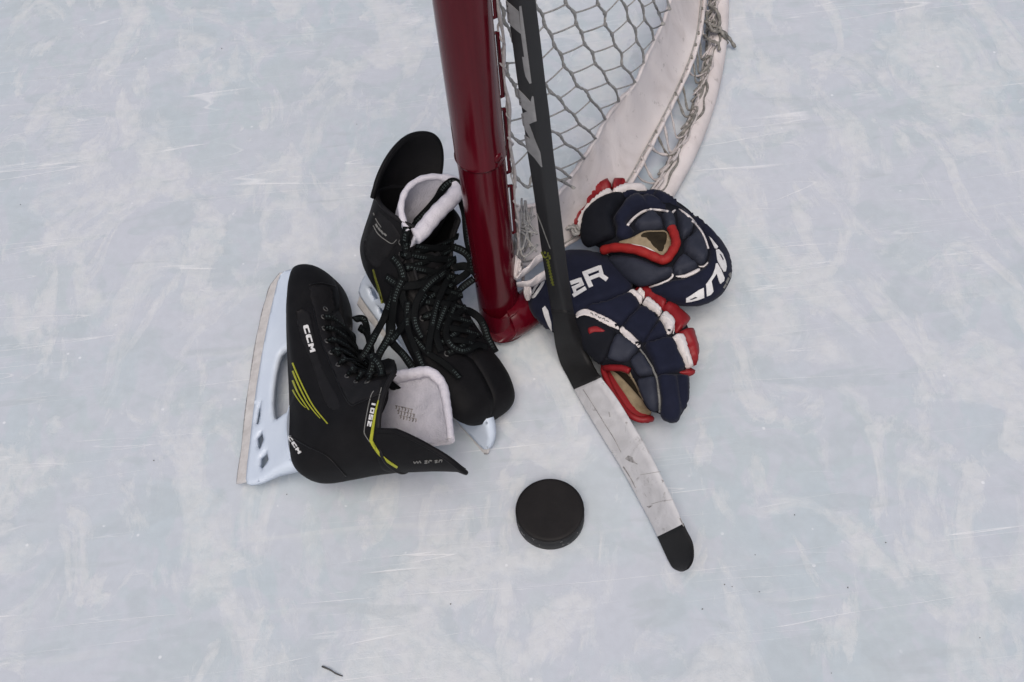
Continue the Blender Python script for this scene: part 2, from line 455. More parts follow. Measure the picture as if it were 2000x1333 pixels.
# ------------------------------------------------------------------ ice
def ice_material():
    m, nt, b = nodes_of('ice')
    tc = N(nt, 'ShaderNodeTexCoord')
    def noise(scale, det=5.0, rough=.55, dist=0.0, rot=0.0, sc=(1, 1, 1), off=(0, 0, 0)):
        mp = N(nt, 'ShaderNodeMapping'); mp.inputs['Scale'].default_value = sc; mp.inputs['Rotation'].default_value = (0, 0, rot); mp.inputs['Location'].default_value = off
        L(nt, tc.outputs['Object'], mp.inputs['Vector'])
        n = N(nt, 'ShaderNodeTexNoise', Scale=scale, Detail=det, Roughness=rough, Distortion=dist)
        L(nt, mp.outputs['Vector'], n.inputs['Vector']); return n.outputs['Fac']
    def mixc(fac, a, c, mode='MIX', k=None):
        x = N(nt, 'ShaderNodeMix', data_type='RGBA', blend_type=mode)
        if isinstance(fac, (int, float)): x.inputs[0].default_value = fac
        else: L(nt, fac, x.inputs[0])
        for i, q in ((6, a), (7, c)):
            if isinstance(q, tuple): x.inputs[i].default_value = (*q, 1)
            else: L(nt, q, x.inputs[i])
        return x.outputs[2]
    def rng_(fac, lo, hi, a=0.0, c=1.0):
        x = N(nt, 'ShaderNodeMapRange', interpolation_type='SMOOTHSTEP'); x.inputs[1].default_value = lo; x.inputs[2].default_value = hi
        x.inputs[3].default_value = a; x.inputs[4].default_value = c
        L(nt, fac, x.inputs[0]); return x.outputs[0]
    # bluish clear ice against milky, warmer scraped frost
    base = mixc(rng_(noise(3.2, 4, .55, .6), .38, .62), ICE['blue'], ICE['lilac'])
    base = mixc(rng_(noise(6.5, 3, .5, .4, .4, off=(3, 1, 0)), .44, .66, 0, .75), base, ICE['green'])
    base = mixc(rng_(noise(21, 3, .5, 1.2, .7, (1, .7, 1), (5, 5, 0)), .45, .56, 0, .75), base, ICE['lilac'])
    base = mixc(rng_(noise(17, 3, .5, 1.0, -.5, (.6, 1, 1), (1, 9, 0)), .53, .62, 0, .6), base, (.485, .545, .585))
    frost = rng_(noise(7.0, 9, .58, 1.1, .5, (1, .68, 1), (9, 2, 0)), .50, .60)
    frost2 = rng_(noise(12, 9, .60, 1.2, -.8, (1, .5, 1), (4, 7, 0)), .54, .63)
    fine = noise(58, 6, .65, .3)
    fr = N(nt, 'ShaderNodeMath', operation='MAXIMUM'); L(nt, frost, fr.inputs[0]); L(nt, frost2, fr.inputs[1])
    fr2 = N(nt, 'ShaderNodeMath', operation='MULTIPLY'); L(nt, fr.outputs[0], fr2.inputs[0]); L(nt, rng_(fine, .30, .62, .35, 1), fr2.inputs[1])
    fr3 = N(nt, 'ShaderNodeMath', operation='MULTIPLY'); L(nt, fr2.outputs[0], fr3.inputs[0]); fr3.inputs[1].default_value = .60
    col = mixc(fr3.outputs[0], base, ICE['frost'])
    # scrape streaks in several directions
    hs = fine
    for k, (rot, sc, lo, am, seed) in enumerate(((.35, 10, .60, .30, 1), (-.55, 12, .61, .28, 2), (1.25, 9, .62, .25, 3), (2.2, 14, .62, .30, 4))):
        s = rng_(noise(sc, 5, .55, .25, rot, (.28, 3.4, 1), (seed*3.1, seed*1.7, 0)), lo, lo+.10, 0, am)
        g = rng_(noise(2.2, 2, .5, 0, 0, off=(seed*5, 0, 0)), .45, .62)
        f = N(nt, 'ShaderNodeMath', operation='MULTIPLY'); L(nt, s, f.inputs[0]); L(nt, g, f.inputs[1])
        col = mixc(f.outputs[0], col, ICE['scrape'])
    gou = rng_(noise(11, 4, .5, .5, 1.0, (.5, 2.6, 1), (7, 3, 0)), .63, .70, 0, .5)
    col = mixc(gou, col, (.475, .525, .56))
    # thin skate cuts
    cuts = None
    for k, (rot, seed, sc) in enumerate(((.12, 1, 7), (.95, 2, 6), (-.7, 3, 8), (1.52, 4, 5), (.5, 5, 11), (-.25, 6, 9), (1.9, 7, 10))):
        f = noise(sc, 2, .4, .35, rot, (.10, 2.6, 1), (seed*2.3, seed*4.1, 0))
        d = N(nt, 'ShaderNodeMath', operation='SUBTRACT'); L(nt, f, d.inputs[0]); d.inputs[1].default_value = .5
        a = N(nt, 'ShaderNodeMath', operation='ABSOLUTE'); L(nt, d.outputs[0], a.inputs[0])
        line = rng_(a.outputs[0], .0, .0032, 1, 0)
        g = rng_(noise(4, 3, .6, 0, 0, off=(seed*9, seed, 0)), .53, .64)
        x = N(nt, 'ShaderNodeMath', operation='MULTIPLY'); L(nt, line, x.inputs[0]); L(nt, g, x.inputs[1])
        if cuts is None: cuts = x.outputs[0]
        else:
            mxn = N(nt, 'ShaderNodeMath', operation='MAXIMUM'); L(nt, cuts, mxn.inputs[0]); L(nt, x.outputs[0], mxn.inputs[1]); cuts = mxn.outputs[0]
    cf = N(nt, 'ShaderNodeMath', operation='MULTIPLY'); L(nt, cuts, cf.inputs[0]); cf.inputs[1].default_value = .48
    col = mixc(cf.outputs[0], col, (.84, .85, .87))
    # fine mottling, and a few sharp crumbs
    mot = rng_(noise(70, 5, .6), .25, .75, .965, 1.03)
    mm = N(nt, 'ShaderNodeVectorMath', operation='SCALE'); L(nt, col, mm.inputs[0]); L(nt, mot, mm.inputs['Scale'])
    vor = N(nt, 'ShaderNodeTexVoronoi', Scale=38.0); L(nt, tc.outputs['Object'], vor.inputs['Vector'])
    crumb = rng_(vor.outputs['Distance'], .05, .10, 1, 0)
    cg = rng_(noise(23, 2, .5, off=(2, 8, 0)), .56, .63)
    cx = N(nt, 'ShaderNodeMath', operation='MULTIPLY'); L(nt, crumb, cx.inputs[0]); L(nt, cg, cx.inputs[1])
    cx2 = N(nt, 'ShaderNodeMath', operation='MULTIPLY'); L(nt, cx.outputs[0], cx2.inputs[0]); cx2.inputs[1].default_value = .55
    col = mixc(cx2.outputs[0], mm.outputs[0], (.86, .88, .92))
    L(nt, col, b.inputs['Base Color'])
    rg = N(nt, 'ShaderNodeMapRange'); rg.inputs[3].default_value = .20; rg.inputs[4].default_value = .62
    L(nt, fr2.outputs[0], rg.inputs[0]); L(nt, rg.outputs[0], b.inputs['Roughness'])
    b.inputs['Specular IOR Level'].default_value = .34
    hgt = N(nt, 'ShaderNodeMath', operation='ADD'); L(nt, fr2.outputs[0], hgt.inputs[0]); L(nt, fine, hgt.inputs[1])
    hg2 = N(nt, 'ShaderNodeMath', operation='SUBTRACT'); L(nt, hgt.outputs[0], hg2.inputs[0]); L(nt, cuts, hg2.inputs[1])
    bp = N(nt, 'ShaderNodeBump', Strength=.22, Distance=.0015); L(nt, hg2.outputs[0], bp.inputs['Height'])
    L(nt, bp.outputs['Normal'], b.inputs['Normal'])
    MATS['ice'] = m
ICE = dict(blue=(.508, .578, .626), lilac=(.556, .590, .652), green=(.515, .576, .612), frost=(.668, .688, .704), scrape=(.67, .70, .715))
ice_material()
ice = mk('ice_ground', [(-60, -60, 0), (60, -60, 0), (60, 60, 0), (-60, 60, 0)], [(0, 1, 2, 3)], 'ice', smooth=False)
ice['kind'] = 'structure'

# ------------------------------------------------------------------ puck
def lathe(mb, prof, c, n=96):
    V = []
    for r, z in prof:
        for j in range(n):
            a = 2*math.pi*j/n; V.append((c.x+r*math.cos(a), c.y+r*math.sin(a), c.z+z))
    k = len(prof); F = grid_faces(k, n, True)+[tuple((k-1)*n+j for j in range(n)), tuple(range(n-1, -1, -1))]
    mb.add(V, F)
pc = at(1075, 1013, .0)
puck = thing('puck', 'black rubber puck lying flat on the ice beside the white taped stick blade', 'puck', pc)
top = MB(); R_ = .0386; h = .0254
lathe(top, [(.0352, h-.0002), (.0366, h), (.0376, h-.0008), (R_, h-.0022)][::-1], pc); 
mb = MB(); lathe(mb, [(R_-.0012, .0004), (R_, .002), (R_, h-.0024)], pc, 120)
mb.build('side_band', 'rubber_side', puck)
mb2 = MB(); lathe(mb2, [(R_, h-.0024), (R_-.0008, h-.0008), (R_-.0022, h), (.034, h+.0001), (.001, h+.0001)], pc, 96)
mb2.build('top_face', 'rubber', puck)

for k in range(26):
    a = random.uniform(0, 6.28); z = random.uniform(.003, .021); l = random.uniform(.01, .09); mbp = MB()
    pts = [Vector((pc.x+math.cos(a+l*t/4)*(R_+.00005), pc.y+math.sin(a+l*t/4)*(R_+.00005), z+random.uniform(-.0006, .0006))) for t in range(5)]
    sweep(mbp, pts, random.uniform(.0002, .0006), .00012, n=5, up=[Vector((math.cos(a), math.sin(a), 0))]*5)
    mbp.build('nick', 'scuff_gray', puck)
# ------------------------------------------------------------------ goal
pb = at(977, 622, 0); PR = .0257
goal = thing('hockey_goal', 'red pipe hockey goal post with grey net and white canvas skirt behind the stick', 'goal', pb)
def ring(c, r, n=48, ax=(Vector((1, 0, 0)), Vector((0, 1, 0)))):
    return [c+ax[0]*(r*math.cos(2*math.pi*j/n))+ax[1]*(r*math.sin(2*math.pi*j/n)) for j in range(n)]
mb = MB(); V = []; zs = [.004, .05, .1, .2, .301, .3035]
for z in zs: V += ring(Vector((pb.x, pb.y, z)), PR)
mb.add(V, grid_faces(len(zs), 48, True)); mb.build('post', 'red_paint', goal)
# the post's upper sleeve ends in a rolled lip
mb = MB(); V = []
for z, r in ((.3005, PR+.0001), (.3005, PR+.0014), (.303, PR+.0022), (.306, PR+.0012), (.35, PR+.0010), (.5, PR+.0010), (.8, PR+.001), (1.22, PR+.001)):
    V += ring(Vector((pb.x, pb.y, z)), r)
mb.add(V, grid_faces(8, 48, True)); mb.build('post_sleeve', 'red_paint', goal)
# base elbow : the pipe turns from the post into the floor frame
T2 = [at(977, 634, .03), at(985, 630, .024), at(1010, 618, .024), at(1040, 596, .024), at(1075, 570, .024)]
mb = MB(); c = [Vector(x) for x in catmull(T2, 8)]; sweep(mb, c, .0240, n=32); mb.build('base_elbow', 'red_paint', goal)
mb = MB(); f0 = at(984, 632, .0); V = []
for r, z in ((.031, .001), (.032, .006), (.030, .022), (.0265, .040), (.0257, .047)):
    V += ring(Vector((f0.x, f0.y, z)), r)
mb.add(V, grid_faces(5, 48, True)); mb.build('base_foot', 'red_paint', goal)
bt = Body([(V, grid_faces(5, 48, True))])
prints('scratch', [[(998, 645), (1005, 637), (1007, 639), (1000, 647)]], bt, 'white_print', goal)
# rivet under the lip
q = at_depth(968, 308, 1.30)
bpost = Body([([v for z in (0, .6) for v in ring(Vector((pb.x, pb.y, z)), PR)], grid_faces(2, 48, True))])
p, n_ = bpost.hit(972, 308)
mb = MB(); sweep(mb, [p-n_*.002, p+n_*.0012, p+n_*.0026, p+n_*.003], .0058, n=16, taper=[1, 1, .85, .35]); mb.build('rivet', 'red_paint', goal)

tube_px = [(1062, 590), (1125, 560), (1205, 500), (1275, 410), (1330, 318), (1366, 235), (1389, 155), (1402, 70), (1405, -20), (1400, -130), (1385, -260)]
tube_c = [Vector(x) for x in resample(catmull([at(x, y, .017) for x, y in tube_px], 10), 140)]
mb = MB(); sweep(mb, tube_c, .0148, n=20); mb.build('padded_frame', 'canvas', goal)

hem_px = [(1001, 412, .125), (1030, 404, .125), (1060, 398, .125), (1087, 384, .122), (1113, 350, .12), (1138, 312, .12), (1162, 276, .12), (1183, 235, .12), (1211, 197, .12), (1241, 164, .12), (1259, 122, .12), (1280, 77, .12), (1297, 40, .12), (1309, 0, .12), (1328, -80, .12), (1345, -190, .12)]
hem = [Vector(x) for x in resample(catmull([at(*p) for p in hem_px], 8), 160)]
bot_px = [(1004, 520, .06), (1040, 515, .05), (1090, 490, .04), (1160, 440, .04), (1228, 364, .04), (1264, 302, .04), (1302, 228, .04), (1341, 148, .04), (1362, 90, .04), (1373, 30, .04), (1376, -40, .04), (1368, -190, .04)]
bot = [Vector(x) for x in resample(catmull([at(*p) for p in bot_px], 8), 160)]
# canvas skirt with slack and puckers
nr = 22; V = []
for i in range(160):
    for j in range(nr):
        t = j/(nr-1); p = hem[i].lerp(bot[i], t); tow = (CAM-p).normalized()
        w = math.sin(math.pi*t)
        p = p - Vector((0, 0, .014))*w + tow*(.0030*math.sin(i*.55+2*t)*(1-t)**2 + .0022*math.sin(i*.23+5*t) + .0016*math.sin(i*1.3)*(t**6) + .0022*math.sin(i*1.05)*((1-t)**6))
        V.append(p)
mb = MB(); mb.add(V, grid_faces(160, nr)); sk = mb.build('canvas_skirt', 'canvas', goal)
sm = sk.modifiers.new('thick', 'SOLIDIFY'); sm.thickness = .0025
bskirt = Body([(V, grid_faces(160, nr))])
# rolled seams along both hems
mb = MB(); sl = [hem[i].lerp(bot[i], .90)+(CAM-hem[i]).normalized()*.003-Vector((0, 0, .004)) for i in range(160)]; sweep(mb, sl, .0012, n=6); mb.build('stitching', 'cord', goal)
for nm, cur in (('top_hem', hem), ('bottom_hem', bot)):
    mb = MB(); cc = [p+Vector((0, 0, .001+.0012*math.sin(i*.9))) for i, p in enumerate(cur)]
    sweep(mb, cc, .0030, n=8); mb.build(nm, 'canvas', goal)

# net: a ruled sheet from the post's lacing bar to the skirt's top hem, knitted from zigzag strands joined by thin links
side = Vector((1, 0.25, 0)).normalized()
def postpt(z): return Vector((pb.x, pb.y, z))+side*(PR+.008)
MAPZ = [(0, .06), (.10, .15), (.20, .23), (.32, .33), (.45, .46), (.58, .62), (.72, .80), (.86, 1.0), (1, 1.2)]
V = []
for i in range(160):
    z = float(np.interp(i/159, [m[0] for m in MAPZ], [m[1] for m in MAPZ])); a = hem[i]; q = postpt(z)
    for j in range(40):
        t = j/39; V.append(a.lerp(q, t)+Vector((.006, -.004, -.022))*math.sin(math.pi*t))
nbody = Body([(V, grid_faces(160, 40))])
def np_(x, y, last=None):
    p, n, k, d_ = nbody.b.ray_cast(CAM, ray(x, y))
    if p is None:
        t = (last-CAM).length if last is not None else 1.1
        for _ in range(6):
            q = CAM+ray(x, y)*t; p, n, k, d_ = nbody.b.find_nearest(q); t = (p-CAM).dot(ray(x, y))
        p = CAM+ray(x, y)*t
    return p
cx = lambda l: [(840+x/3.226, y/3.226) for x, y in l]
STR = [cx(l) for l in (
 [(905, 1185), (850, 1165), (800, 1130), (740, 1090), (680, 1060), (620, 1170), (560, 1130), (505, 1065)],
 [(885, 1120), (850, 1105), (800, 1060), (730, 1010), (660, 950), (600, 920), (535, 880), (495, 780), (500, 690)],
 [(965, 1000), (915, 945), (840, 885), (790, 840), (720, 790), (650, 730), (590, 660), (540, 570), (500, 480), (480, 400)],
 [(1040, 880), (935, 770), (850, 665), (760, 580), (690, 500), (620, 400), (550, 290), (490, 180), (450, 60), (420, -60)],
 [(1103, 750), (1030, 640), (940, 540), (860, 430), (800, 310), (745, 195), (705, 110), (650, -10), (600, -140), (560, -300)],
 [(1192, 635), (1130, 520), (1065, 430), (1000, 315), (945, 205), (905, 100), (850, -10), (800, -140), (750, -300)],
 [(1288, 528), (1225, 415), (1185, 305), (1130, 200), (1090, 90), (1050, -10), (1005, -140), (965, -300)],
 [(1350, 395), (1310, 260), (1275, 165), (1240, 70), (1205, -10), (1165, -140), (1130, -300)],
 [(1412, 255), (1385, 180), (1350, 95), (1320, 0), (1290, -120), (1260, -300)],
 [(1468, 155), (1430, 75), (1405, -10), (1385, -120), (1360, -300)],
 [(1510, 55), (1480, -10), (1465, -110), (1450, -300)],
 [(1530, -90), (1520, -180), (1515, -300)])]
cordm = MB(); rows = []
for si, l in enumerate(STR):
    C_ = np.array(catmull(l, 10)); n = int(np.linalg.norm(np.diff(C_, axis=0), axis=1).sum()/19.5); R_2 = resample(C_, max(n, 3)); T_ = np.gradient(R_2, axis=0); T_ /= np.linalg.norm(T_, axis=1)[:, None]
    row = []; last = None
    for k, (p, t) in enumerate(zip(R_2, T_)):
        nn = np.array([-t[1], t[0]]); nn = nn if nn[0] > 0 else -nn
        o = (2.3 if k % 2 else -2.3) if k else 0
        q = p+nn*o+rng.normal(0, .9, 2); last = np_(q[0], q[1], last); row.append((q, last))
    rows.append(row)
    pts = [Vector(x) for x in catmull([r[1] for r in row], 7)]; m_ = len(pts)
    tp = [1+.16*math.sin(i*1.7+si)+(.40*math.exp(-(((i+3.5) % 7)-3.5)**2/1.2)) for i in range(m_)]
    sweep(cordm, pts, .0018, .0014, n=7, taper=tp, twist=m_*.4)
for si in range(len(rows)-1):
    for k in range(1, len(rows[si]), 2):
        q, p = rows[si][k]; best = None
        for j in range(0, len(rows[si+1]), 2):
            d_ = rows[si+1][j][0]-q
            if d_[0] < 3: continue
            sl = d_[1]/d_[0]; cost = abs(sl+.62)+np.linalg.norm(d_)*.004
            if best is None or cost < best[0]: best = (cost, j, np.linalg.norm(d_))
        if best is None or best[0] > 1.0 or best[2] > 95: continue
        e = rows[si+1][best[1]][1]; mid = p.lerp(e, .5)-Vector((0, 0, .001))
        sweep(cordm, [Vector(x) for x in catmull([p, mid, e], 5)], (.00095), n=6, taper=[1.4, 1.1, 1, 1, 1, 1, 1, 1, 1, 1.1, 1.3])
netp = cordm.build('net', 'cord', goal)
# lacing bar on the post with the net tied to it
mb = MB(); d = side
for z0, z1 in ((.16, .24), (.262, .355), (.372, .452), (.47, .55), (.57, .68), (.7, .8)):
    c0 = Vector((pb.x, pb.y, z0))+d*(PR+.0035); c1 = Vector((pb.x, pb.y, z1))+d*(PR+.0035)
    sweep(mb, [c0-d*.004, c0+d*.001, c1+d*.001, c1-d*.004], .0022, n=8)
mb.build('lacing_bar', 'red_paint', goal)
mb = MB(); pts = []
for i in range(520):
    z = .07+i*.0019; a = i*.36; amp = .0022+.0010*math.sin(i*.11)+.0006*math.sin(i*.53)
    pts.append(Vector((pb.x, pb.y, z))+side*(PR+.0075+amp*math.cos(a))+side.cross(Vector((0, 0, 1)))*(amp*math.sin(a)))
sweep(mb, pts, .0010, n=6, taper=[1+.25*math.sin(i*.9) for i in range(520)])
c0 = [Vector((pb.x, pb.y, .06+i*.01))+side*(PR+.0085+.0016*math.sin(i*.7)) for i in range(100)]
sweep(mb, c0, .0023, .0018, n=8, taper=[1+.25*math.sin(i*1.1) for i in range(100)])
mb.build('post_lacing', 'cord_pale', goal)
# skirt lacing: cords from the bottom hem over the padded frame, and loose coils between them
mb = MB(); mbd = MB()
for i in range(34, 158, 5):
    a = bot[i]; j = min(range(len(tube_c)), key=lambda k: (tube_c[k]-a).length)
    j2 = max(1, min(138, j+random.choice((-5, -3, -2, 1))))
    tdir = (tube_c[min(j2+1, 139)]-tube_c[j2-1]).normalized(); outw = tdir.cross(Vector((0, 0, 1))).normalized()
    if outw.dot(tube_c[j2]-a) < 0: outw = -outw
    ins = a+(bot[i]-hem[i]).normalized()*(-.006)+Vector((0, 0, .003))
    m1 = tube_c[j2]-outw*.019+Vector((0, 0, .008)); m2 = tube_c[j2]-outw*.006+Vector((0, 0, .0168)); m3 = tube_c[j2]+outw*.004+Vector((0, 0, .0168))
    e = tube_c[max(0, j2-3)]-outw*.008+Vector((0, 0, .016)); e2 = tube_c[max(0, j2-5)]-outw*.0195+Vector((0, 0, .004))
    pts = [Vector(x) for x in catmull([ins, a.lerp(m1, .35)-Vector((0, 0, .004)), m1, m2, e, e2], 5)]
    k = len(pts)
    sweep(mbd if random.random() < .6 else mb, pts, .0017*random.uniform(.8, 1.25), n=6, taper=[1+.25*math.sin(q*1.3+i) for q in range(k)])
for s in range(5):
    pts = []
    for i in range(20, 139):
        t = tube_c[i]; td = (tube_c[i+1]-tube_c[i-1] if i < 139 else tube_c[i]-tube_c[i-1]).normalized(); ow = td.cross(Vector((0, 0, 1))).normalized()
        if ow.x < 0: ow = -ow
        an = 1.75+.27*s+.30*math.sin(i*.31+s*2.1)+.14*math.sin(i*.9+s)
        rr = .0160+.001*math.sin(i*.7+s)
        pts.append(t+ow*(math.cos(an)*rr)+Vector((0, 0, math.sin(an)*rr)))
    sweep(mb if s % 2 else mbd, pts, .0016, n=6, taper=[1+.3*math.sin(q*.8+s) for q in range(len(pts))])
mb.build('skirt_lacing', 'cord_pale', goal); mbd.build('lacing_cord', 'cord_dark', goal)
# knot with two loose ends near the top right
mb = MB()
kx = at(1396, 60, .036)
def pp(l): return [at(x, y, z) for x, y, z in l]
for l, r in (([(1380, 25, .03), (1384, 55, .036), (1398, 62, .042), (1412, 62, .036), (1424, 75, .02), (1436, 93, .006)], .0026),
             ([(1372, 40, .03), (1390, 50, .045), (1405, 55, .044), (1413, 70, .034), (1420, 84, .015)], .0026),
             ([(1385, 10, .034), (1400, 22, .044), (1406, 45, .042), (1394, 62, .045), (1386, 46, .045), (1398, 40, .05)], .0024),
             ([(1375, 70, .03), (1388, 80, .042), (1402, 85, .042), (1405, 100, .034)], .0024)):
    c = [Vector(x) for x in catmull(pp(l), 7)]; sweep(mb, c, r, n=7, taper=[1+.2*math.sin(i*1.4) for i in range(len(c))])
mb.build('knot', 'cord_dark', goal)
# end of the skirt wrapped round the post: folded strips
mb = MB()
def fold(px, thick=.003, bend=.008):
    A = [at(*p) for p in px[0]]; B = [at(*p) for p in px[1]]; A = resample(catmull(A, 8), 20); B = resample(catmull(B, 8), 20); V = []
    for i in range(20):
        for j in range(8):
            t = j/7; p = Vector(A[i]).lerp(Vector(B[i]), t); p += (CAM-p).normalized()*(bend*math.sin(math.pi*t)+.0015*math.sin(i*.9+4*t)); V.append(p)
    mb.add(V, grid_faces(20, 8))
fold(([(1006, 498, .125), (1017, 512, .12), (1013, 532, .115)], [(1005, 546, .10), (1011, 546, .10), (1014, 540, .105)]), bend=.003)
fold(([(1011, 540, .11), (1030, 520, .115), (1056, 494, .12), (1085, 478, .12)], [(1008, 549, .10), (1030, 535, .10), (1056, 513, .105), (1085, 498, .105)]), bend=.004)
fold(([(1008, 552, .09), (1035, 547, .09), (1060, 530, .095), (1080, 520, .095)], [(1010, 561, .075), (1036, 562, .075), (1056, 553, .08), (1080, 540, .08)]), bend=.004)
fold(([(1022, 556, .08), (1031, 558, .08), (1036, 566, .08)], [(1028, 586, .06), (1031, 588, .06), (1034, 584, .06)]), bend=.003)
fp = mb.build('skirt_end', 'canvas', goal); s2 = fp.modifiers.new('thick', 'SOLIDIFY'); s2.thickness = .002

# dirty cord bundle where net meets the skirt end, seen between post and stick
mb = MB()
for k in range(9):
    x0 = random.uniform(1010, 1035); pts = [(x0, random.uniform(385, 420), .13), (x0+random.uniform(-6, 8), 430, .128), (x0+random.uniform(-9, 9), 465, .115), (x0+random.uniform(-12, 12), random.uniform(480, 512), .10)]
    c = [Vector(v) for v in catmull(pp(pts), 6)]; sweep(mb, c, .0013, n=6)
for k in range(9):
    pts = [(random.uniform(1004, 1012), random.uniform(400, 500), .128), (1020, random.uniform(400, 500), .128), (random.uniform(1032, 1050), random.uniform(395, 495), .125)]
    c = [Vector(v) for v in catmull(pp(pts), 6)]; sweep(mb, c, .0015, n=6)
mb.build('tangled_cord', 'cord', goal); mb = MB()
for k in range(8):
    x0 = 1105+k*5; pts = [(x0, 445+random.uniform(-6, 6), .06), (x0+8, 452+random.uniform(-8, 8), .065), (x0+16, 448+random.uniform(-10, 10), .06)]
    c = [Vector(v) for v in catmull(pp(pts), 6)]; sweep(mb, c, .002, n=6)
mb.build('loose_cord', 'cord', goal)

# ------------------------------------------------------------------ stick
P0 = at(1018, 0, .50); P1 = at(1113, 690, .035)
def line_depth(px, py):
    d = ray(px, py); u = P1-P0; w = CAM-P0
    a, b_, c_ = d.dot(d), d.dot(u), u.dot(u); dd, e = d.dot(w), u.dot(w)
    s = (a*e-b_*dd)/(a*c_-b_*b_)
    return (P0+u*s-CAM).dot(FW)
SH = [  # left edge, ridge, right edge (photo pixels)
 ((938, -350), (972, -350), (1006, -350)), ((970, -120), (1004, -120), (1036, -120)), ((986, 0), (1019, 0), (1049, 0)), ((995, 64), (1026, 64), (1057, 64)), ((1009, 170), (1038, 168), (1069, 167)), ((1017.5, 221), (1044, 222), (1076, 222)),
 ((1027, 295), (1054, 300), (1084, 300)), ((1034, 340), (1060, 342), (1089.5, 342)), ((1045, 412), (1070, 420), (1099, 424)), ((1055.6, 493), (1082, 500), (1108, 502)), ((1067, 565), (1095, 568), (1117, 570)),
 ((1076.6, 620), (1108, 622), (1126, 624)), ((1079.5, 655), (1118, 652), (1135, 650)), ((1084, 682), (1133, 681), (1146, 681)), ((1093, 712), (1147, 708), (1160, 710)), ((1108, 740), (1157, 728), (1169, 727)), ((1119, 762), (1165, 742), (1176, 736)),
]
BL = [((1119, 762), (1165, 742), (1176, 736)), ((1146, 810), (1196, 786), (1208, 778)), ((1180, 866), (1228, 838), (1240, 830)), ((1206, 908), (1254, 880), (1265, 872)), ((1235, 960), (1281, 930), (1290, 921)), ((1262, 1010), (1307, 982), (1316, 974)), ((1285, 1056), (1332, 1034), (1340, 1029)),
      ((1297, 1082), (1347, 1063), (1354, 1058)), ((1305, 1098), (1350, 1085), (1357, 1083)), ((1313, 1110), (1348, 1100), (1354, 1099)), ((1325, 1116), (1342, 1110), (1347, 1110)), ((1331, 1117), (1338, 1114), (1341, 1114))]
def quad(st, kind, k=0):
    (a, b, c) = st
    if kind == 'shaft':
        dep = line_depth((a[0]+c[0])/2, (a[1]+c[1])/2)
        A = at_depth(*a, dep+.004); B = at_depth(*b, dep-.008); C_ = at_depth(*c, dep+.004)
    else:
        A = at(*a, .0045); B = at(*b, .040); C_ = at(*c, .0415)
    return A, B, C_
quads = []
for i, st in enumerate(SH):
    A, B, C_ = quad(st, 'shaft')
    if i >= 12:
        t = (i-11)/(len(SH)-12); t = t*t*(3-2*t); A2, B2, C2 = quad(st, 'blade'); A = A.lerp(A2, t); B = B.lerp(B2, t); C_ = C_.lerp(C2, t)
    quads.append((A, B, C_))
nshaft = len(quads)
for st in BL[1:]: quads.append(quad(st, 'blade'))
# shrink the toe heights so that the tip rounds off on the ice side
def section(A, B, C_, r=.22):
    D = A+(C_-B); cs = [A, B, C_, D]; out = []
    for i in range(4):
        p = cs[i]; a = cs[i-1]; b = cs[(i+1) % 4]
        la = min(.0035, (a-p).length*.4); lb = min(.0035, (b-p).length*.4)
        s = p+(a-p).normalized()*la; e = p+(b-p).normalized()*lb
        for t in (0, .33, .67, 1): out.append(s*(1-t)**2+p*(2*t*(1-t))+e*t**2)
    return out
Q = []
for k in range(3): Q.append(catmull([q[k] for q in quads], 6))
SEC = [section(Vector(a), Vector(b), Vector(c)) for a, b, c in zip(*Q)]
stick = thing('hockey_stick', 'black hockey stick leaning by the red post, its blade wrapped in scuffed white tape', 'hockey stick', P1)
def piece(name, i0, i1, mat, grow=0.0, cap=True):
    V = []
    for i in range(i0, i1+1):
        c = sum(SEC[i], Vector((0, 0, 0)))/16
        V += [p+(p-c).normalized()*grow for p in SEC[i]]
    n = i1-i0+1; F = grid_faces(n, 16, True)
    if cap: F += [tuple(range(15, -1, -1)), tuple((n-1)*16+j for j in range(16))]
    o = mk(name, V, F, mat, stick); return V, F
iS = 6*11; iH = 6*16; iW = 6*22
Vs, Fs = piece('shaft', 0, iS, 'shaft_black')
Vh, Fh = piece('hosel_tape', iS-2, iH, 'tape_black', .00015)
Vw, Fw = piece('blade', iH, iW, 'tape_white', -.0001)
Vt, Ft = piece('blade_toe', iW-1, len(SEC)-1, 'tape_black', .0003)
bst = Body([(Vs, Fs)]); bw = Body([(Vw, Fw)])
s1 = lambda l: [(980+x/7.84, y/7.84) for x, y in l]
s2_ = lambda l: [(1000+x/7.41, 160+y/7.41) for x, y in l]
prints('lettering', [s1([(62, 5), (150, 80), (265, 180), (300, 520), (200, 440), (95, 340)]), s1([(272, 100), (300, 90), (330, 300), (455, 1270), (430, 1280), (370, 1170), (345, 1060), (318, 870), (350, 880), (300, 520)]),
    s1([(155, 720), (170, 740), (205, 1000), (190, 985)]),
    s2_([(78, 95), (150, 160), (272, 290), (290, 205), (310, 215), (355, 565), (250, 612), (330, 830), (410, 1020), (438, 1230), (425, 1230), (330, 1100), (215, 985), (180, 770), (275, 832), (160, 625), (135, 465), (225, 425), (110, 335)])], bst, 'silver_print', stick, sp=3)
s3 = lambda l: [(1040+x/12.11, 470+y/12.11) for x, y in l]
ypol = [s3(stroke([(215, 265), (235, 330), (290, 400), (360, 370), (370, 280)], 32, 26)), s3(stroke([(285, 260), (305, 310)], 34)), s3(stroke([(400, 350), (415, 440)], 36))]
y0 = 455
for k in range(9):
    x = 345+k*14; yy = y0+k*68
    ypol.append(s3(stroke([(x-18, yy), (x+30, yy+12), (x+20, yy+48), (x+62, yy+52)], 24, 18)))
prints('small_lettering', ypol, bst, 'yellow_dull', stick, sp=2)
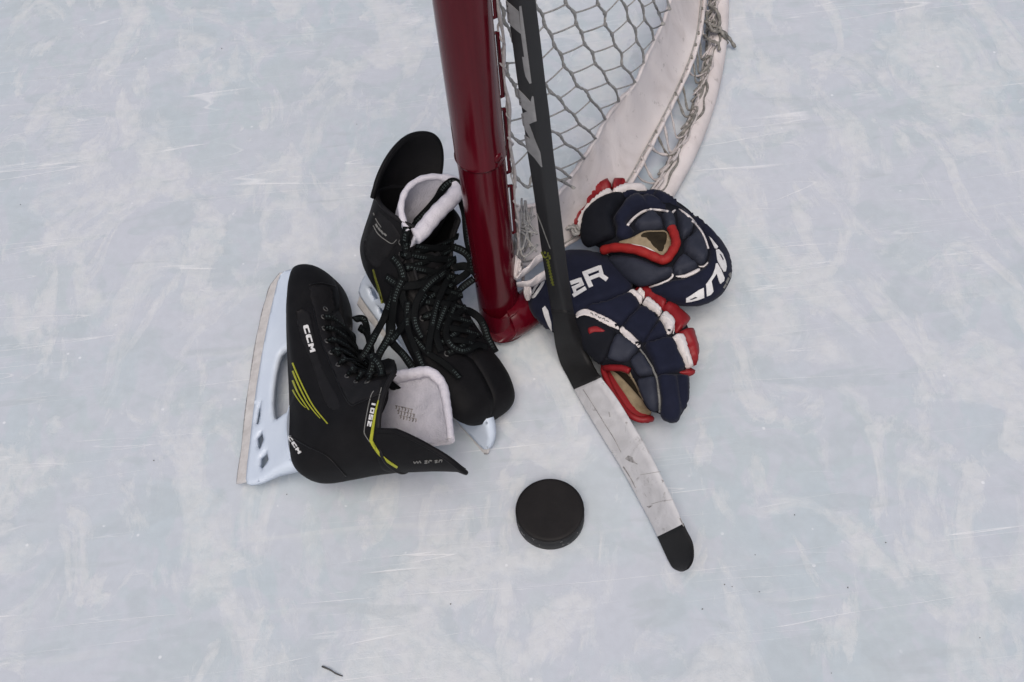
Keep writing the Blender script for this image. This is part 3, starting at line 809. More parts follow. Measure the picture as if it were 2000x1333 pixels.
prints('painted_ridge_highlight', [stroke([(1049, 418), (1058, 440), (1066, 462), (1075, 486)], 1.2, .8)], bst, 'gray_print', stick, sp=2)  # highlight on the shaft's ridge, painted as a thin grey line
s4 = lambda l: [(980+x/3.174, 720+y/3.174) for x, y in l]
for sc_ in ([s4([(765, 560), (785, 540), (810, 550), (820, 575), (845, 595), (800, 580)]), s4([(900, 855), (935, 850), (915, 866)]), s4([(855, 825), (868, 850), (872, 858), (860, 850)]), s4([(645, 480), (656, 490), (668, 520), (660, 512)]),
    s4(stroke([(505, 130), (560, 215), (640, 345)], 3.5, 2)), s4(stroke([(640, 345), (700, 440), (740, 520)], 4, 2)), s4(stroke([(755, 610), (800, 680), (830, 740)], 8, 3)), s4(stroke([(450, 160), (500, 230)], 9, 3)), s4([(770, 330), (782, 336), (776, 344), (768, 340)]), s4([(990, 690), (1004, 700), (998, 708)]), s4(stroke([(1105, 930), (1130, 985)], 8, 3)), s4(stroke([(665, 270), (672, 300)], 5, 3)), s4(stroke([(860, 660), (920, 650), (985, 640)], 2.5, 1.5)), s4(stroke([(930, 840), (1000, 822), (1060, 815)], 2.5, 1.5))]):
    prints('scuff', [sc_], bw, 'scuff_gray', stick, sp=2, off=.0006)


# ------------------------------------------------------------------ twig and crumbs on the ice
tw = [Vector(x) for x in catmull([at(629, 1302, .002), at(645, 1309, .004), at(656, 1316, .003), at(669, 1321, .002)], 6)]
mb = MB(); sweep(mb, tw, .0009, n=7, taper=[1.1-.02*i+.08*math.sin(i*.6) for i in range(len(tw))])
tg = mk('twig', mb.v, mb.f, 'twig', loc=tw[0]); tg['label'] = 'small thin grey twig lying alone on the ice in the foreground'; tg['category'] = 'twig'
mb = MB()
for (x, y) in ((697, 243), (433, 95), (1552, 1006), (1656, 1148), (1475, 1084), (1415, 1142), (1483, 1156), (1914, 1246), (1624, 1315), (1372, 1190), (560, 966), (40, 400), (1430, 1146), (1730, 1060), (300, 900), (880, 1180)):
    c = at(x, y, .0005); r = random.uniform(.0005, .0009)
    V = [c+Vector((math.cos(a)*r*random.uniform(.6, 1.3), math.sin(a)*r*random.uniform(.6, 1.3), 0)) for a in np.arange(0, 6.28, .9)]; n = len(V)
    mb.add(V+[c+Vector((0, 0, r))], [(i, (i+1) % n, n) for i in range(n)])
cr = mk('crumbs', mb.v, mb.f, 'twig', loc=(0, .7, 0)); cr['kind'] = 'stuff'; cr['label'] = 'tiny dark dirt crumbs scattered over the ice'; cr['category'] = 'dirt'
RIGHT_POSE = ((697, 592), (948, 882), math.radians(31), .95); RIGHT_BOOT = (-3, -26, .86, 1.13)
# ------------------------------------------------------------------ skates
class Frame:
    """local skate millimetres (x to the toe, z up from the sole, y to the skate's left) -> world"""
    def __init__(s, O, X, Z, k=1.0, kz=1.0, ky=1.0): s.kz = kz; s.ky = ky; s.O = O; s.X = X.normalized(); s.Z = Z.normalized(); s.Y = s.Z.cross(s.X); s.k = k*.001
    def __call__(s, p): return s.O+(s.X*p[0]+s.Y*(p[1]*s.ky)+s.Z*(p[2]*s.kz))*s.k
    def px(s, x, y):
        q = on_plane(x, y, s.O, s.Y)-s.O; return (q.dot(s.X)/s.k, q.dot(s.Z)/s.k)
# the lying skate : its middle plane is nearly level, blade tipped down to the ice
oL = at(600, 740, .052); xL = (at(590, 540, .045)-at(548, 930, .045)).normalized()
hL = xL.cross(Vector((0, 0, 1))); tl = math.radians(25)
FL = Frame(oL, xL, hL*math.cos(tl)+Vector((0, 0, 1))*math.sin(tl))
RUN0 = (-116, -90); RUN1 = (176, -64)          # runner foot line, heel and toe ends
# the standing skate : runner on the ice, leaning over against the post
def standing(p_heel, p_toe, lean, k, pitch=0.0):
    a = at(*p_heel, .002); b = at(*p_toe, .002); D = (b-a).normalized()
    up = Vector((0, 0, 1)); up = (up-D*up.dot(D)).normalized()
    sidev = -D.cross(up)                       # to the skate's left
    Z = up*math.cos(lean)+sidev*math.sin(lean)
    r = math.atan2(RUN1[1]-RUN0[1], RUN1[0]-RUN0[0])
    X = D*math.cos(-r)+Z*math.sin(-r); Zz = Z*math.cos(-r)-D*math.sin(-r)
    mid = Vector(((RUN0[0]+RUN1[0])/2, 0, (RUN0[1]+RUN1[1])/2))
    c = a.lerp(b, .5)
    return Frame(c-(X*mid.x+Zz*mid.z)*k*.001, X, Zz, k)
FR = standing(*RIGHT_POSE)
def shifted(F, dx, dz, kz=1.0, ky=1.0): return Frame(F((dx, 0, dz)), F.X, F.Z, F.k*1000, kz, ky)
FLb = shifted(FL, -8, -10); FRb = shifted(FR, *RIGHT_BOOT)

KEY = [ # B (sole or back), T (throat edge or top), half width, half gap
 ((162, 1), (162, 3), 1, 0), ((160.5, -9), (159.5, 20), 26, 0), ((152, -14), (150, 36), 42, 0), ((130, -15), (126, 46), 50, 0), ((106, -14), (102, 50), 52, 0), ((84, -12), (86, 51), 51, 6),
 ((62, -10), (68, 55), 50, 17), ((35, -7), (46, 60), 48, 20), ((5, -4), (24, 68), 45, 22), ((-25, -1), (6, 78), 42, 24), ((-60, 2), (-12, 92), 40, 26),
 ((-95, 5), (-28, 107), 40, 28), ((-119, 14), (-37, 120), 40, 29), ((-133, 34), (-42, 131), 42, 30), ((-137, 66), (-45, 141), 44, 31), ((-140, 100), (-47, 150), 44, 32), ((-146, 140), (-49, 160), 43, 33)]
_K = np.array([[*a, *b, w, g] for a, b, w, g in KEY], float)
_KS = np.array(catmull(_K, 5))
def shell(s, a):
    """s along the boot 0..1 (toe to cuff), a = -1..1 from the left throat edge round the sole to the right one"""
    q = s*(len(_KS)-1); i = min(int(q), len(_KS)-2); k = _KS[i]+(_KS[i+1]-_KS[i])*(q-i)
    bx, bz, tx, tz, w, g = k; w = max(w, .5); g = min(max(g, 0), w*.95); p = .72
    am = math.pi-math.asin((g/w)**(1/p)) if g > .01 else math.pi
    th = abs(a)*am; f = (1-math.cos(th))/(1-math.cos(am)); y = w*(abs(math.sin(th))**p)*(1 if a > 0 else -1)
    # waist above the sole and a slightly narrower heel
    nar = 1-.13*math.exp(-((f-.16)/.13)**2)*(1 if s < .6 else .4)
    return (bx+(tx-bx)*f, y*nar, bz+(tz-bz)*f)
NS, NA = 100, 73
def boot_grid(F):
    V = []
    for i in range(NS):
        for j in range(NA): V.append(F(shell(i/(NS-1), -1+2*j/(NA-1))))
    return V, [f[::-1] for f in grid_faces(NS, NA)]
GW = [0, 0, 0]
def guard_pt(u, v, flare=0.0):
    zt = 224+GW[2]-54*abs(u)**2.6; z0 = 126+18*abs(u); z = z0+(zt-z0)*v; h = (z-130)/100
    A = 1.22-.22*max(h, 0)**.8; W = 44.5+(3+GW[0])*h; an = u*A
    xb = -145.5-22*h-10*max(h-.45, 0)**1.5-flare*max(h, 0)**1.6
    return (xb+W*1.0*(1-math.cos(an)), W*math.sin(an)+GW[1]*h*h, z)
def guard_grid(F, flare):
    V = [F(guard_pt(-1+2*j/40, i/24, flare)) for i in range(25) for j in range(41)]
    return V, grid_faces(25, 41)
TONGUE = {}
def tongue_grid(F, line, off=0.0, u0=-1, u1=1, nv=44, nu=25, wr=1.0):
    """line: (x, z, half width, sag) down the middle from toe to tip"""
    c = resample(catmull(line, 8), nv); V = []
    for i in range(nv):
        d = c[min(i+1, nv-1)][:2]-c[max(i-1, 0)][:2]; d = d/np.linalg.norm(d); nx, nz = -d[1], d[0]
        if nx < 0 and nz < 0: nx, nz = -nx, -nz
        tip = max(0, (i/(nv-1)-.80)/.20); wd = c[i][2]*math.sqrt(max(1-tip**2.4, .02))*wr
        for j in range(nu):
            u = u0+(u1-u0)*j/(nu-1); s = c[i][3]*(u*u)
            V.append(F((c[i][0]-nx*s+nx*off, u*wd*(1-.10*u*u)+c[i][4], c[i][1]-nz*s+nz*off)))
    return V, grid_faces(nv, nu)

def holder_polys():
    H = [(563, 531), (582, 531), (596, 548), (606, 590), (610, 640), (608, 674), (575, 678), (562, 683), (549, 694), (539, 735), (534, 790), (540, 822), (553, 817), (575, 806), (606, 790), (612, 860), (618, 900), (545, 926), (515, 941), (492, 947), (483, 938), (490, 870), (503, 760), (522, 650), (540, 570), (549, 541)]
    holes = [[(512, 784), (506, 800), (501, 829), (507, 831), (511, 812)], [(514, 841), (503, 856), (505, 876), (511, 879), (518, 861)], [(524, 880), (510, 895), (509, 912), (516, 919), (529, 901)]]
    return [FL.px(x, y) for x, y in H], [[FL.px(x, y) for x, y in h] for h in holes]
HOLD, HHOLES = holder_polys()
def build_holder(F, root):
    P, Fc, D, bd = tri(smooth_poly(HOLD, 1), HHOLES, 4.0)
    def hw(x, z):
        t = min(max((z+66)/52, 0), 1); return 3.6+6.5*t**1.6
    n = len(P); V = []
    for sg in (1, -1):
        for p, d in zip(P, D):
            e = min(d/3.0, 1); V.append(F((p[0], sg*hw(*p)*(.72+.28*math.sqrt(max(1-(1-e)**2, 0))), p[1])))
    FF = list(Fc)+[tuple(i+n for i in reversed(f)) for f in Fc]+[(a, b, b+n, a+n)[::-1] for a, b in bd]
    mk('blade_holder', V, FF, 'holder_white', root)
    # raised rim of the opening (inner lip seen as a paler step)
    # steel runner under it
    a0, a1 = FL.px(482, 941), FL.px(553, 536); r0 = FL.px(463, 944); r1 = FL.px(545, 536)
    top = [FL.px(x, y) for x, y in ((490, 940), (500, 830), (520, 690), (541, 590), (556, 534))]
    botl = [FL.px(x, y) for x, y in ((464, 945), (473, 880), (487, 760), (505, 650), (518, 595), (530, 558), (549, 534))]
    poly = [(p[0], p[1]) for p in top]+[(p[0], p[1]) for p in botl[::-1]]
    P, Fc, D, bd = tri(poly, (), 5.0); n = len(P); V = [F((p[0], s*1.6, p[1])) for s in (1, -1) for p in P]
    mk('runner', V, list(Fc)+[tuple(i+n for i in reversed(f)) for f in Fc]+[(a, b, b+n, a+n)[::-1] for a, b in bd], 'steel', root, smooth=False)
    mb = MB(); ed = [F((p[0], 0, p[1]-.3)) for p in catmull([(*q_, 0) for q_ in botl], 8)]; sweep(mb, ed, .0017, .0008, n=6, taper=[.7+.5*abs(math.sin(i*.37)) for i in range(len(ed))]); mb.build('runner_edge', 'scuff_gray', root)
    # sole plates and rivets
    for nm, x0, x1, za, zb in (('sole_plate', 25, 140, -5, -14), ('heel_plate', -116, -35, 4, 0)):
        mb = MB(); V = []
        for i in range(13):
            t = i/12; x = x0+(x1-x0)*t; z = za+(zb-za)*t; w = 30*math.sin(math.pi*(.12+.76*t))**.5
            V += [F((x, -w, z)), F((x, w, z)), F((x, w*.9, z-5)), F((x, -w*.9, z-5))]
        mb.add(V, grid_faces(13, 4, True)+[(3, 2, 1, 0), (48, 49, 50, 51)]); mb.build(nm, 'holder_white', root, smooth=False)

EYE_S = [.335, .385, .435, .49, .55, .615, .685, .755, .84]
def eye_pos(F, i, sg, a=.90, out=.0):
    s = EYE_S[i]; p = Vector(shell(s, a*sg)); e = 1e-3
    du = Vector(shell(s+e, a*sg))-p; da = Vector(shell(s, (a-.01)*sg))-p
    n = du.cross(da)
    if n.y*sg < 0: n = -n
    n.normalize(); return F(p+n*out), (F(p+n)-F(p)).normalized()
def skate(label, F, Fh, tongue, flare, flat_lace):
    foot = Fh((0, 0, -66)); root = thing('ice_skate', label, 'ice skate', Vector((foot.x, foot.y, 0)), 'pair of hockey skates')
    V, Fc = boot_grid(F); b = mk('boot', V, Fc, 'boot_black', root)
    m = b.modifiers.new('thick', 'SOLIDIFY'); m.thickness = .0045; m.offset = -1
    V2, F2 = guard_grid(F, flare); g = mk('tendon_guard', V2, F2, ['boot_black', 'guard_felt'], root)
    m = g.modifiers.new('thick', 'SOLIDIFY'); m.thickness = .004; m.offset = 1; m.material_offset = 0
    V3, F3 = tongue_grid(F, tongue, 0); t = mk('tongue', V3, F3, 'boot_panel', root)
    m = t.modifiers.new('thick', 'SOLIDIFY'); m.thickness = .006; m.offset = 0
    V4, F4 = tongue_grid(F, tongue[:-1]+[tuple(np.array(tongue[-1])*.3+np.array(tongue[-2])*.7)], 4.6, wr=.93); tc_ = mk('tongue_cover', V4, F4, 'boot_panel', t)
    m = tc_.modifiers.new('thick', 'SOLIDIFY'); m.thickness = .003; m.offset = 0
    # stitched edge round the throat and collar
    mb = MB(); edge = [V[i*NA] for i in range(34, NS)]+[V[(NS-1)*NA+j] for j in range(1, NA)]+[V[i*NA+NA-1] for i in range(NS-2, 33, -1)]
    ed = [Vector(x) for x in resample(edge, 200)]; sweep(mb, ed, .0026, n=8); mb.build('throat_binding', 'boot_panel', root)
    mb = MB(); edge = [V2[i*41] for i in range(3, 25)]+[V2[24*41+j] for j in range(1, 40)]+[V2[i*41+40] for i in range(24, 2, -1)]
    ed = [Vector(x) for x in resample(edge, 120)]; sweep(mb, ed, .0028, n=8); mb.build('guard_binding', 'boot_black', g)
    build_holder(Fh, root)
    for i in range(9):
        for sg in (1, -1):
            p, n = eye_pos(F, i, sg, .90, .3); mb = MB(); t1 = n.orthogonal().normalized(); t2 = n.cross(t1)
            rg = [p+t1*math.cos(k*.3927)*.0031+t2*math.sin(k*.3927)*.0031 for k in range(17)]
            sweep(mb, rg, .00085, n=6, up=[n]*17, cap=False); mb.build('eyelet', 'eyelet', root)
    # laces across the throat
    mid_up = (F((0, 0, 1))-F((0, 0, 0))).normalized()
    def cross(i, j, sg, lift):
        a, na = eye_pos(F, i, sg, .90, 1.0); e, ne = eye_pos(F, j, -sg, .90, 1.0)
        sa, nsa = eye_pos(F, i, sg, .985, 2.5); se, nse = eye_pos(F, j, -sg, .985, 2.5)
        m1 = sa.lerp(se, .5)+(nsa+nse).normalized()*lift
        ex = [(0, na)]; pts = [a, a.lerp(sa, .5)+na*.002, sa+nsa*.002, m1, se+nse*.002, e.lerp(se, .5)+ne*.002, e]
        up = [na, na, nsa, (nsa+nse).normalized(), nse, ne, ne]
        P = [Vector(x) for x in catmull(pts, 6)]; U = [Vector(x).normalized() for x in catmull(up, 6)]
        return P, U
    mb = MB()
    for i in range(flat_lace[0], flat_lace[1]):
        for sg in (1, -1):
            P, U = cross(i, min(i+1, 8), sg, .005+.002*(sg > 0)+.001*random.random()); sweep(mb, P, .0044, .0011, n=8, up=U)
    lc = mb.build('lace', 'lace_dashed', root)
    body = Body([(V, Fc), (V2, F2)]); tbody = Body([(V3, F3)]); allb = Body([(V, Fc), (V2, F2), (V4, F4)])
    return root, b, g, t, body, tbody, allb
LT = [(98, 42, 16, 2, 0), (68, 50, 26, 6, 0), (40, 58, 32, 9, 0), (5, 73, 36, 14, 0), (-24, 96, 38, 20, -2), (-42, 122, 40, 28, -6)]
RTG = [(98, 42, 16, 2, 0), (68, 50, 26, 6, 0), (40, 58, 32, 9, 0), (5, 73, 36, 12, 0), (-20, 96, 38, 14, 0), (-30, 122, 40, 15, 0)]
skL, bL, gL, tL, bodyL, tbL, allL = skate('black hockey skate lying on its side with white blade holder facing left, nearest the puck', FLb, FL, LT, 0, (1, 8))
GW = [20, 50, -12]
skR, bR, gR, tR, bodyR, tbR, allR = skate('black hockey skate standing upright against the red post with tangled laces and raised tongue', FRb, FR, RTG, 6, (0, 8))

# --- tongue tops : lying skate - felt lies along the lower wall and curls up at its front edge
def felt_sheet(name, poly, F, y0, mat, parent, curl, T=.0045, it=2, sp=5.0):
    P, Fc, D, bd = tri(smooth_poly(poly, it), (), sp); top = []; bot = []
    for p, d in zip(P, D):
        y = y0+curl(p[0], p[1]); q = on_plane(p[0], p[1], F((0, y, 0)), F.Y); h = T*math.sqrt(max(1-(1-min(d/9, 1))**2, 0))
        top.append(q+F.Y*h); bot.append(q-F.Y*h)
    n = len(top); FT = [f[::-1] for f in Fc]
    mk(name, top+bot, FT+[tuple(i+n for i in f) for f in Fc]+[(b, a, a+n, b+n)[::-1] for a, b in bd], mat, parent)
    return Body([(top, FT)]), lambda x, y: on_plane(x, y, F((0, y0+curl(x, y), 0)), F.Y)
def curlL(x, y): return 20*max((768-y)/48, 0)**2+5*max((x-850)/36, 0)**2+.45*math.sin(x*.13)*math.sin(y*.11)
tbL, posL = felt_sheet('tongue_top', [(735, 745), (770, 735), (783, 729), (800, 731), (840, 723), (868, 745), (880, 800), (887, 848), (885, 866), (850, 872), (800, 880), (735, 885)], FLb, -20, 'felt_white', tL, curlL)
mb = MB(); rm = resample(catmull([(776, 741), (790, 737), (806, 734), (838, 729), (856, 740), (868, 758), (874, 786), (878, 812), (882, 845), (882, 860)], 8), 60)
sweep(mb, [posL(x, y)+FLb.Y*.003 for x, y in rm], .0062, n=10, taper=[(1.2-.6*i/59)*(1+.04*math.sin(i*1.5)+.03*math.sin(i*.6)) for i in range(60)]); mb.build('tongue_rim', 'felt_rim', tL)
# standing skate - the top curls into a scoop leaning forward over the laces
oT = FRb((-28, 4, 168)); nT = (FRb.Z*.55+(CAM-oT).normalized()*.6).normalized()
RIM = [(798, 452), (786, 425), (784, 398), (795, 370), (818, 352), (845, 346), (872, 349), (888, 358), (893, 370), (885, 386), (868, 402), (850, 420), (834, 440), (820, 456), (810, 462)]
rim = [on_plane(x, y, oT, nT) for x, y in resample(catmull(RIM, 8), 70)]
V = []; F_ = grid_faces(70, 14)
for i, p in enumerate(rim):
    t = i/69; lean = .35*math.sin(math.pi*min(max((t-.45)/.5, 0), 1))
    for j in range(14):
        k = j/13; c_ = sum(rim, Vector((0, 0, 0)))/70
        q = p-FRb.Z*((.012+.063*min(1, i/26)**1.5)*k)+(c_-p)*(.18*k*k); q += (c_-p).normalized()*.0012*math.sin(i*.55+j*.5)*k; V.append(q)
tt = mk('tongue_top', V, F_, ['felt_white', 'boot_panel'], tR)
m = tt.modifiers.new('thick', 'SOLIDIFY'); m.thickness = .004; m.offset = 0
V2_ = [v+((sum(rim, Vector((0, 0, 0)))/70)-rim[i//14]).normalized()*(-.0055) for i, v in enumerate(V)]
sub = [i for i in range(70) if i >= 34]
Vc = []
for i in sub:
    for j in range(2, 14): Vc.append(V2_[i*14+j])
mk('tongue_cover', Vc, grid_faces(len(sub), 12), 'boot_panel', tR)
mb = MB(); sweep(mb, rim[34:], .0085, n=10, taper=[(.55+.6*min(i/10, 1))*(1+.035*math.sin(i*1.3)) for i in range(36)]); sweep(mb, rim[:36], .0040, n=8, taper=[1+.08*math.sin(i*1.3) for i in range(36)]); mb.build('tongue_rim', 'felt_rim', tR)
tbR = Body([(V, F_)])
# --- prints on the lying skate
c7 = lambda l: [(560+x/5.125, 600+y/5.125) for x, y in l]
prints('stripe', [c7(stroke(l, a, b)) for l, a, b in (([(60, 560), (110, 680), (190, 850), (280, 1010), (410, 1168)], 13, 11), ([(62, 640), (120, 780), (200, 940), (270, 1040), (335, 1115)], 16, 7), ([(62, 735), (115, 860), (190, 980), (225, 1030)], 16, 8), ([(62, 830), (100, 900), (150, 970), (190, 1008)], 12, 6))], bodyL, 'yellow_print', skL)
prints('lettering', word('CCM', c7([(163, 192)])[0], c7([(238, 458)])[0], 10.5, .16, 0, 1), bodyL, 'white_print', skL, sp=2)
c8 = lambda l: [(460+x/7.404, 780+y/7.404) for x, y in l]
prints('heel_lettering', word('CCM', c8([(752, 545)])[0], c8([(915, 795)])[0], 6.5, .2, 0, 1), bodyL, 'white_print', skL, sp=2)
prints('heel_stripe', [c8(stroke(l, a, b)) for l, a, b in (([(722, 680), (770, 770), (865, 885)], 14, 6), ([(720, 770), (750, 830), (800, 890)], 12, 5))], bodyL, 'yellow_dull', skL, sp=2)
c6 = lambda l: [(700+x/6.058, 700+y/6.058) for x, y in l]
prints('cuff_stripe', [c6(stroke(l, a, b)) for l, a, b in (([(240, 500), (205, 640), (178, 800), (150, 985)], 12, 38), ([(150, 975), (225, 1100), (330, 1205), (462, 1292)], 38, 22))], allL, 'yellow_print', skL, sp=3)
prints('cuff_outline', [c6(stroke(l, 8, 7)) for l in ([(185, 390), (150, 450), (110, 620), (75, 830), (78, 900), (135, 990)], [(275, 350), (255, 430), (238, 505)])], allL, 'gray_print', skL, sp=3)
prints('number', word('2501', c6([(150, 812)])[0], c6([(212, 520)])[0], 7.5, .25, 0, 1), allL, 'white_print', skL, sp=2)
prints('guard_lettering', [c6(stroke(l, 9, 8)) for l in ([(655, 1220), (670, 1240), (690, 1220), (705, 1240)], [(712, 1238), (725, 1215), (742, 1238)], [(785, 1215), (815, 1212), (800, 1228), (785, 1240), (818, 1236)], [(835, 1235), (840, 1210), (872, 1212)], [(905, 1212), (935, 1208), (910, 1232), (938, 1228)], [(955, 1230), (962, 1205), (990, 1206), (985, 1226)])], allL, 'gray_print', gL, sp=2)
# raised panels : quarter, toe cap seam and eyelet facing
pad('side_panel', c7([(95, 45), (235, 60), (300, 430), (420, 740), (560, 990), (480, 1050), (380, 940), (250, 560), (150, 330)]), bodyL, .0002, 2, 'boot_panel', skL, depth=.001, it=1, sp=4, lift=.0002)
pad('facing_panel', [(604, 562), (626, 558), (650, 566), (657, 640), (670, 688), (702, 716), (758, 700), (774, 714), (770, 756), (704, 786), (682, 788), (655, 735), (626, 662), (611, 602)], bodyL, .0002, 2, 'boot_panel', skL, depth=.001, it=1, sp=4, lift=.0004)
pad('quarter_panel', [(742, 412), (786, 458), (772, 482), (752, 510), (738, 526), (716, 508), (710, 480), (724, 440)], bodyR, .0002, 2, 'boot_panel', skR, depth=.001, it=1, sp=4, lift=.0003)
pad('facing_panel', [(790, 462), (820, 470), (828, 520), (826, 560), (812, 590), (790, 560), (778, 520)], bodyR, .0002, 2, 'boot_panel', skR, depth=.001, it=1, sp=4, lift=.0003)
for l in ([(604, 557), (630, 554), (655, 560)], [(611, 602), (626, 662), (655, 735), (682, 789), (704, 787), (770, 757)], [(566, 852), (600, 872), (640, 892), (676, 930)]):
    mb = MB(); P_l = [bodyL.hit(x, y) for x, y in catmull(l, 8)]; sweep(mb, [p+n*.0006 for p, n in P_l], .0006, n=5); mb.build('seam', 'boot_gloss', skL)
# print on the tongue felt
if True:
    mb = []
    for k in range(3):
        for q in range(6):
            x0 = 440+q*36+k*26; y0 = 560+k*58-q*-8
            mb.append(c6(stroke([(x0, y0), (x0+14, y0+22), (x0+4, y0+44)], 12, 9))); mb.append(c6(stroke([(x0, y0+2), (x0+26, y0+8)], 9, 9)))
    prints('felt_lettering', mb, tbL, 'felt_print', tL, sp=2, off=.0007)
# --- prints on the standing skate
r2 = lambda l: [(680+x/6.06, 380+y/6.06) for x, y in l]
prints('stripe', [r2(stroke([(298, 890), (320, 980), (365, 1130), (405, 1290)], 12, 30))], bodyR, 'yellow_dull', skR, sp=3)
prints('cuff_outline', [r2(stroke(l, 8, 7)) for l in ([(300, 220), (340, 310), (395, 390)], [(300, 370), (360, 470), (460, 550), (525, 580), (575, 535)])], allR, 'gray_print', skR, sp=3)
prints('number', [r2(stroke(l, 20, 18)) for l in ([(330, 350), (352, 392)], [(360, 395), (385, 432)], [(392, 430), (420, 470)], [(428, 462), (455, 490)])], allR, 'gray_print', skR, sp=2)
prints('heel_lettering', [r2(stroke(l, 14, 12)) for l in ([(128, 830), (132, 870)], [(136, 895), (142, 930)], [(148, 955), (160, 1000)], [(166, 1020), (190, 1080)])], bodyR, 'white_print', skR, sp=2)
c66 = lambda l: [(660+x/6.665, 560+y/6.665) for x, y in l]
prints('lettering', [c66([(1020, 850), (1070, 845), (1085, 900), (1120, 965), (1085, 970), (1050, 920)]), c66([(925, 655), (965, 640), (985, 690), (960, 690)])], bodyR, 'white_print', skR, sp=2)

# --- loose laces
def ribbon(px, body, lift, w=.0046, th=.0011, parent=None, twist=0.0, ref=None):
    last = ref; P = []; U = []
    Cp = catmull(px, 7)
    for i, q in enumerate(Cp):
        p, n = body.hit(q[0], q[1], last); last = p
        l = lift(i/(len(Cp)-1)) if callable(lift) else lift
        P.append(p+(n*.4+(CAM-p).normalized()*.6)*l); ph = .45*math.sin(i*.35+px[0][0]); sd = n.cross((CAM-p).normalized()); sd = sd.normalized() if sd.length > 1e-4 else Vector((1, 0, 0)); U.append((n+(CAM-p).normalized()*.8+sd*ph*1.2).normalized())
    # ease the depth jumps
    A = np.array(P)
    for _ in range(6): A[1:-1] = (A[:-2]+2*A[1:-1]+A[2:])/4
    return [Vector(x) for x in A], U
LOOSE = [ # (pixel path, lift)
 ([(775, 565), (768, 590), (752, 625), (735, 655), (718, 688), (706, 700)], .012),
 ([(762, 600), (765, 630), (764, 655), (772, 672), (790, 690), (806, 712), (815, 724)], .010),
 ([(790, 545), (778, 580), (775, 620), (766, 655), (745, 690), (735, 722), (728, 735)], .016),
 ([(830, 575), (815, 600), (798, 632), (772, 660), (752, 672)], .014),
 ([(800, 590), (800, 640), (815, 680), (830, 715), (842, 735)], .014),
 ([(882, 520), (866, 552), (852, 590), (845, 625), (840, 655), (838, 690)], .013),
 ([(922, 546), (895, 566), (872, 590), (860, 620), (850, 655), (860, 690)], .011),
 ([(826, 520), (845, 492), (880, 482), (908, 498), (916, 522), (900, 542), (870, 560)], .014),
 ([(770, 500), (785, 520), (792, 550), (788, 575), (800, 610)], .012),
 ([(870, 610), (900, 605), (930, 618), (944, 640), (950, 660), (958, 676), (966, 690)], .006),
 ([(885, 592), (876, 625), (868, 655), (880, 680), (905, 690), (930, 676), (948, 684)], .010),
 ([(810, 660), (835, 690), (862, 710), (886, 730), (896, 742)], .010),
 ([(850, 540), (830, 560), (815, 590), (812, 630), (826, 664)], .016),
 ([(796, 442), (795, 460), (793, 480), (800, 505)], .006),
 ([(760, 540), (790, 560), (835, 552), (870, 530), (905, 520), (928, 540), (934, 562)], .014),
]
for k, (px, lf) in enumerate(LOOSE):
    P, U = ribbon(px, allR, lf); mb = MB(); sweep(mb, P, .0046+.0005*math.sin(k), .0006, n=8, up=U, twist=0)
    mb.build('lace_end', 'lace_dashed', skR)
# long loop over the raised tongue
tall = Body([(allR.v, allR.f), (tbR.v, tbR.f)])
P, U = ribbon([(792, 470), (798, 448), (812, 430), (835, 408), (852, 388), (864, 368), (880, 354), (896, 358), (902, 378), (905, 410), (908, 450), (915, 490), (925, 530)], tall, .008)
mb = MB(); sweep(mb, P, .0048, .0013, n=8, up=U); mb.build('lace_end', 'lace_dashed', skR)
# the lying skate's laces, drawn up to the knot beside the eyelets
for px in ([(690, 731), (700, 722), (712, 712), (724, 700)], [(722, 738), (728, 722), (730, 706), (726, 694)], [(655, 695), (680, 690), (705, 690), (722, 690)], [(700, 640), (716, 655), (722, 680), (732, 705)], [(690, 625), (705, 622), (712, 632), (716, 655)], [(748, 738), (744, 720), (736, 706), (722, 696)]):
    P, U = ribbon(px, allL, .007); mb = MB(); sweep(mb, P, .0046, .0012, n=8, up=U); mb.build('lace_end', 'lace_dashed', skL)
# ------------------------------------------------------------------ gloves
def g5(l): return [(1000+x/3.7025, 480+y/3.7025) for x, y in l]
def g4(l): return [(1000+x/4.443, 340+y/4.443) for x, y in l]
# ---- the lower glove (thumb and fingers pointing down the picture, cuff behind the stick)
gb = at(1200, 690, 0)
gloveB = thing('hockey_glove', 'navy hockey glove behind the stick, red and white finger rolls along its right edge', 'hockey glove', gb, 'pair of hockey gloves')
oB, mB = blob('glove_body', g5([(130, 385), (170, 290), (240, 200), (330, 90), (420, 45), (560, 55), (690, 90), (800, 150), (880, 260), (940, 310), (1110, 390), (1250, 540), (1312, 750), (1285, 880), (1272, 960), (1268, 1120), (1212, 1242), (1140, 1262), (1060, 1215), (980, 1180), (880, 1010), (760, 900), (640, 860), (560, 780), (480, 700), (330, 650), (220, 560), (150, 470)]), .034, .034, .034, 62, 'navy_black', gloveB, sp=7)
bodyB = Body([mB])
from collections import defaultdict
PADS = defaultdict(list)
def P_(o, pts, T, w, mat, root, name='pad', lift=.0005, it=1, sp=4.5, depth=.006, body=None, seams=(), holes=()):
    o, m = pad(name, pts, body, T*.8, w*.62, mat, root, depth=depth, it=it, sp=sp, lift=lift, seams=seams, holes=holes)
    PADS[root.name].append(m); return o, m
B = lambda name, pts, T, w, mat, **k: P_(None, g5(pts), T, w, mat, gloveB, name, body=bodyB, **k)
def rope(name, pxs, body, r, lift, mat, root, taper=None):
    c = catmull(pxs, 8); pts = []
    for x, y in c:
        p, n = body.hit(x, y, pts[-1] if pts else None); pts.append(p+n*lift)
    A = np.array(pts)
    for _ in range(4): A[1:-1] = (A[:-2]+2*A[1:-1]+A[2:])/4
    mb = MB(); sweep(mb, [Vector(x) for x in A], r, n=10, taper=taper); mb.build(name, mat, root)
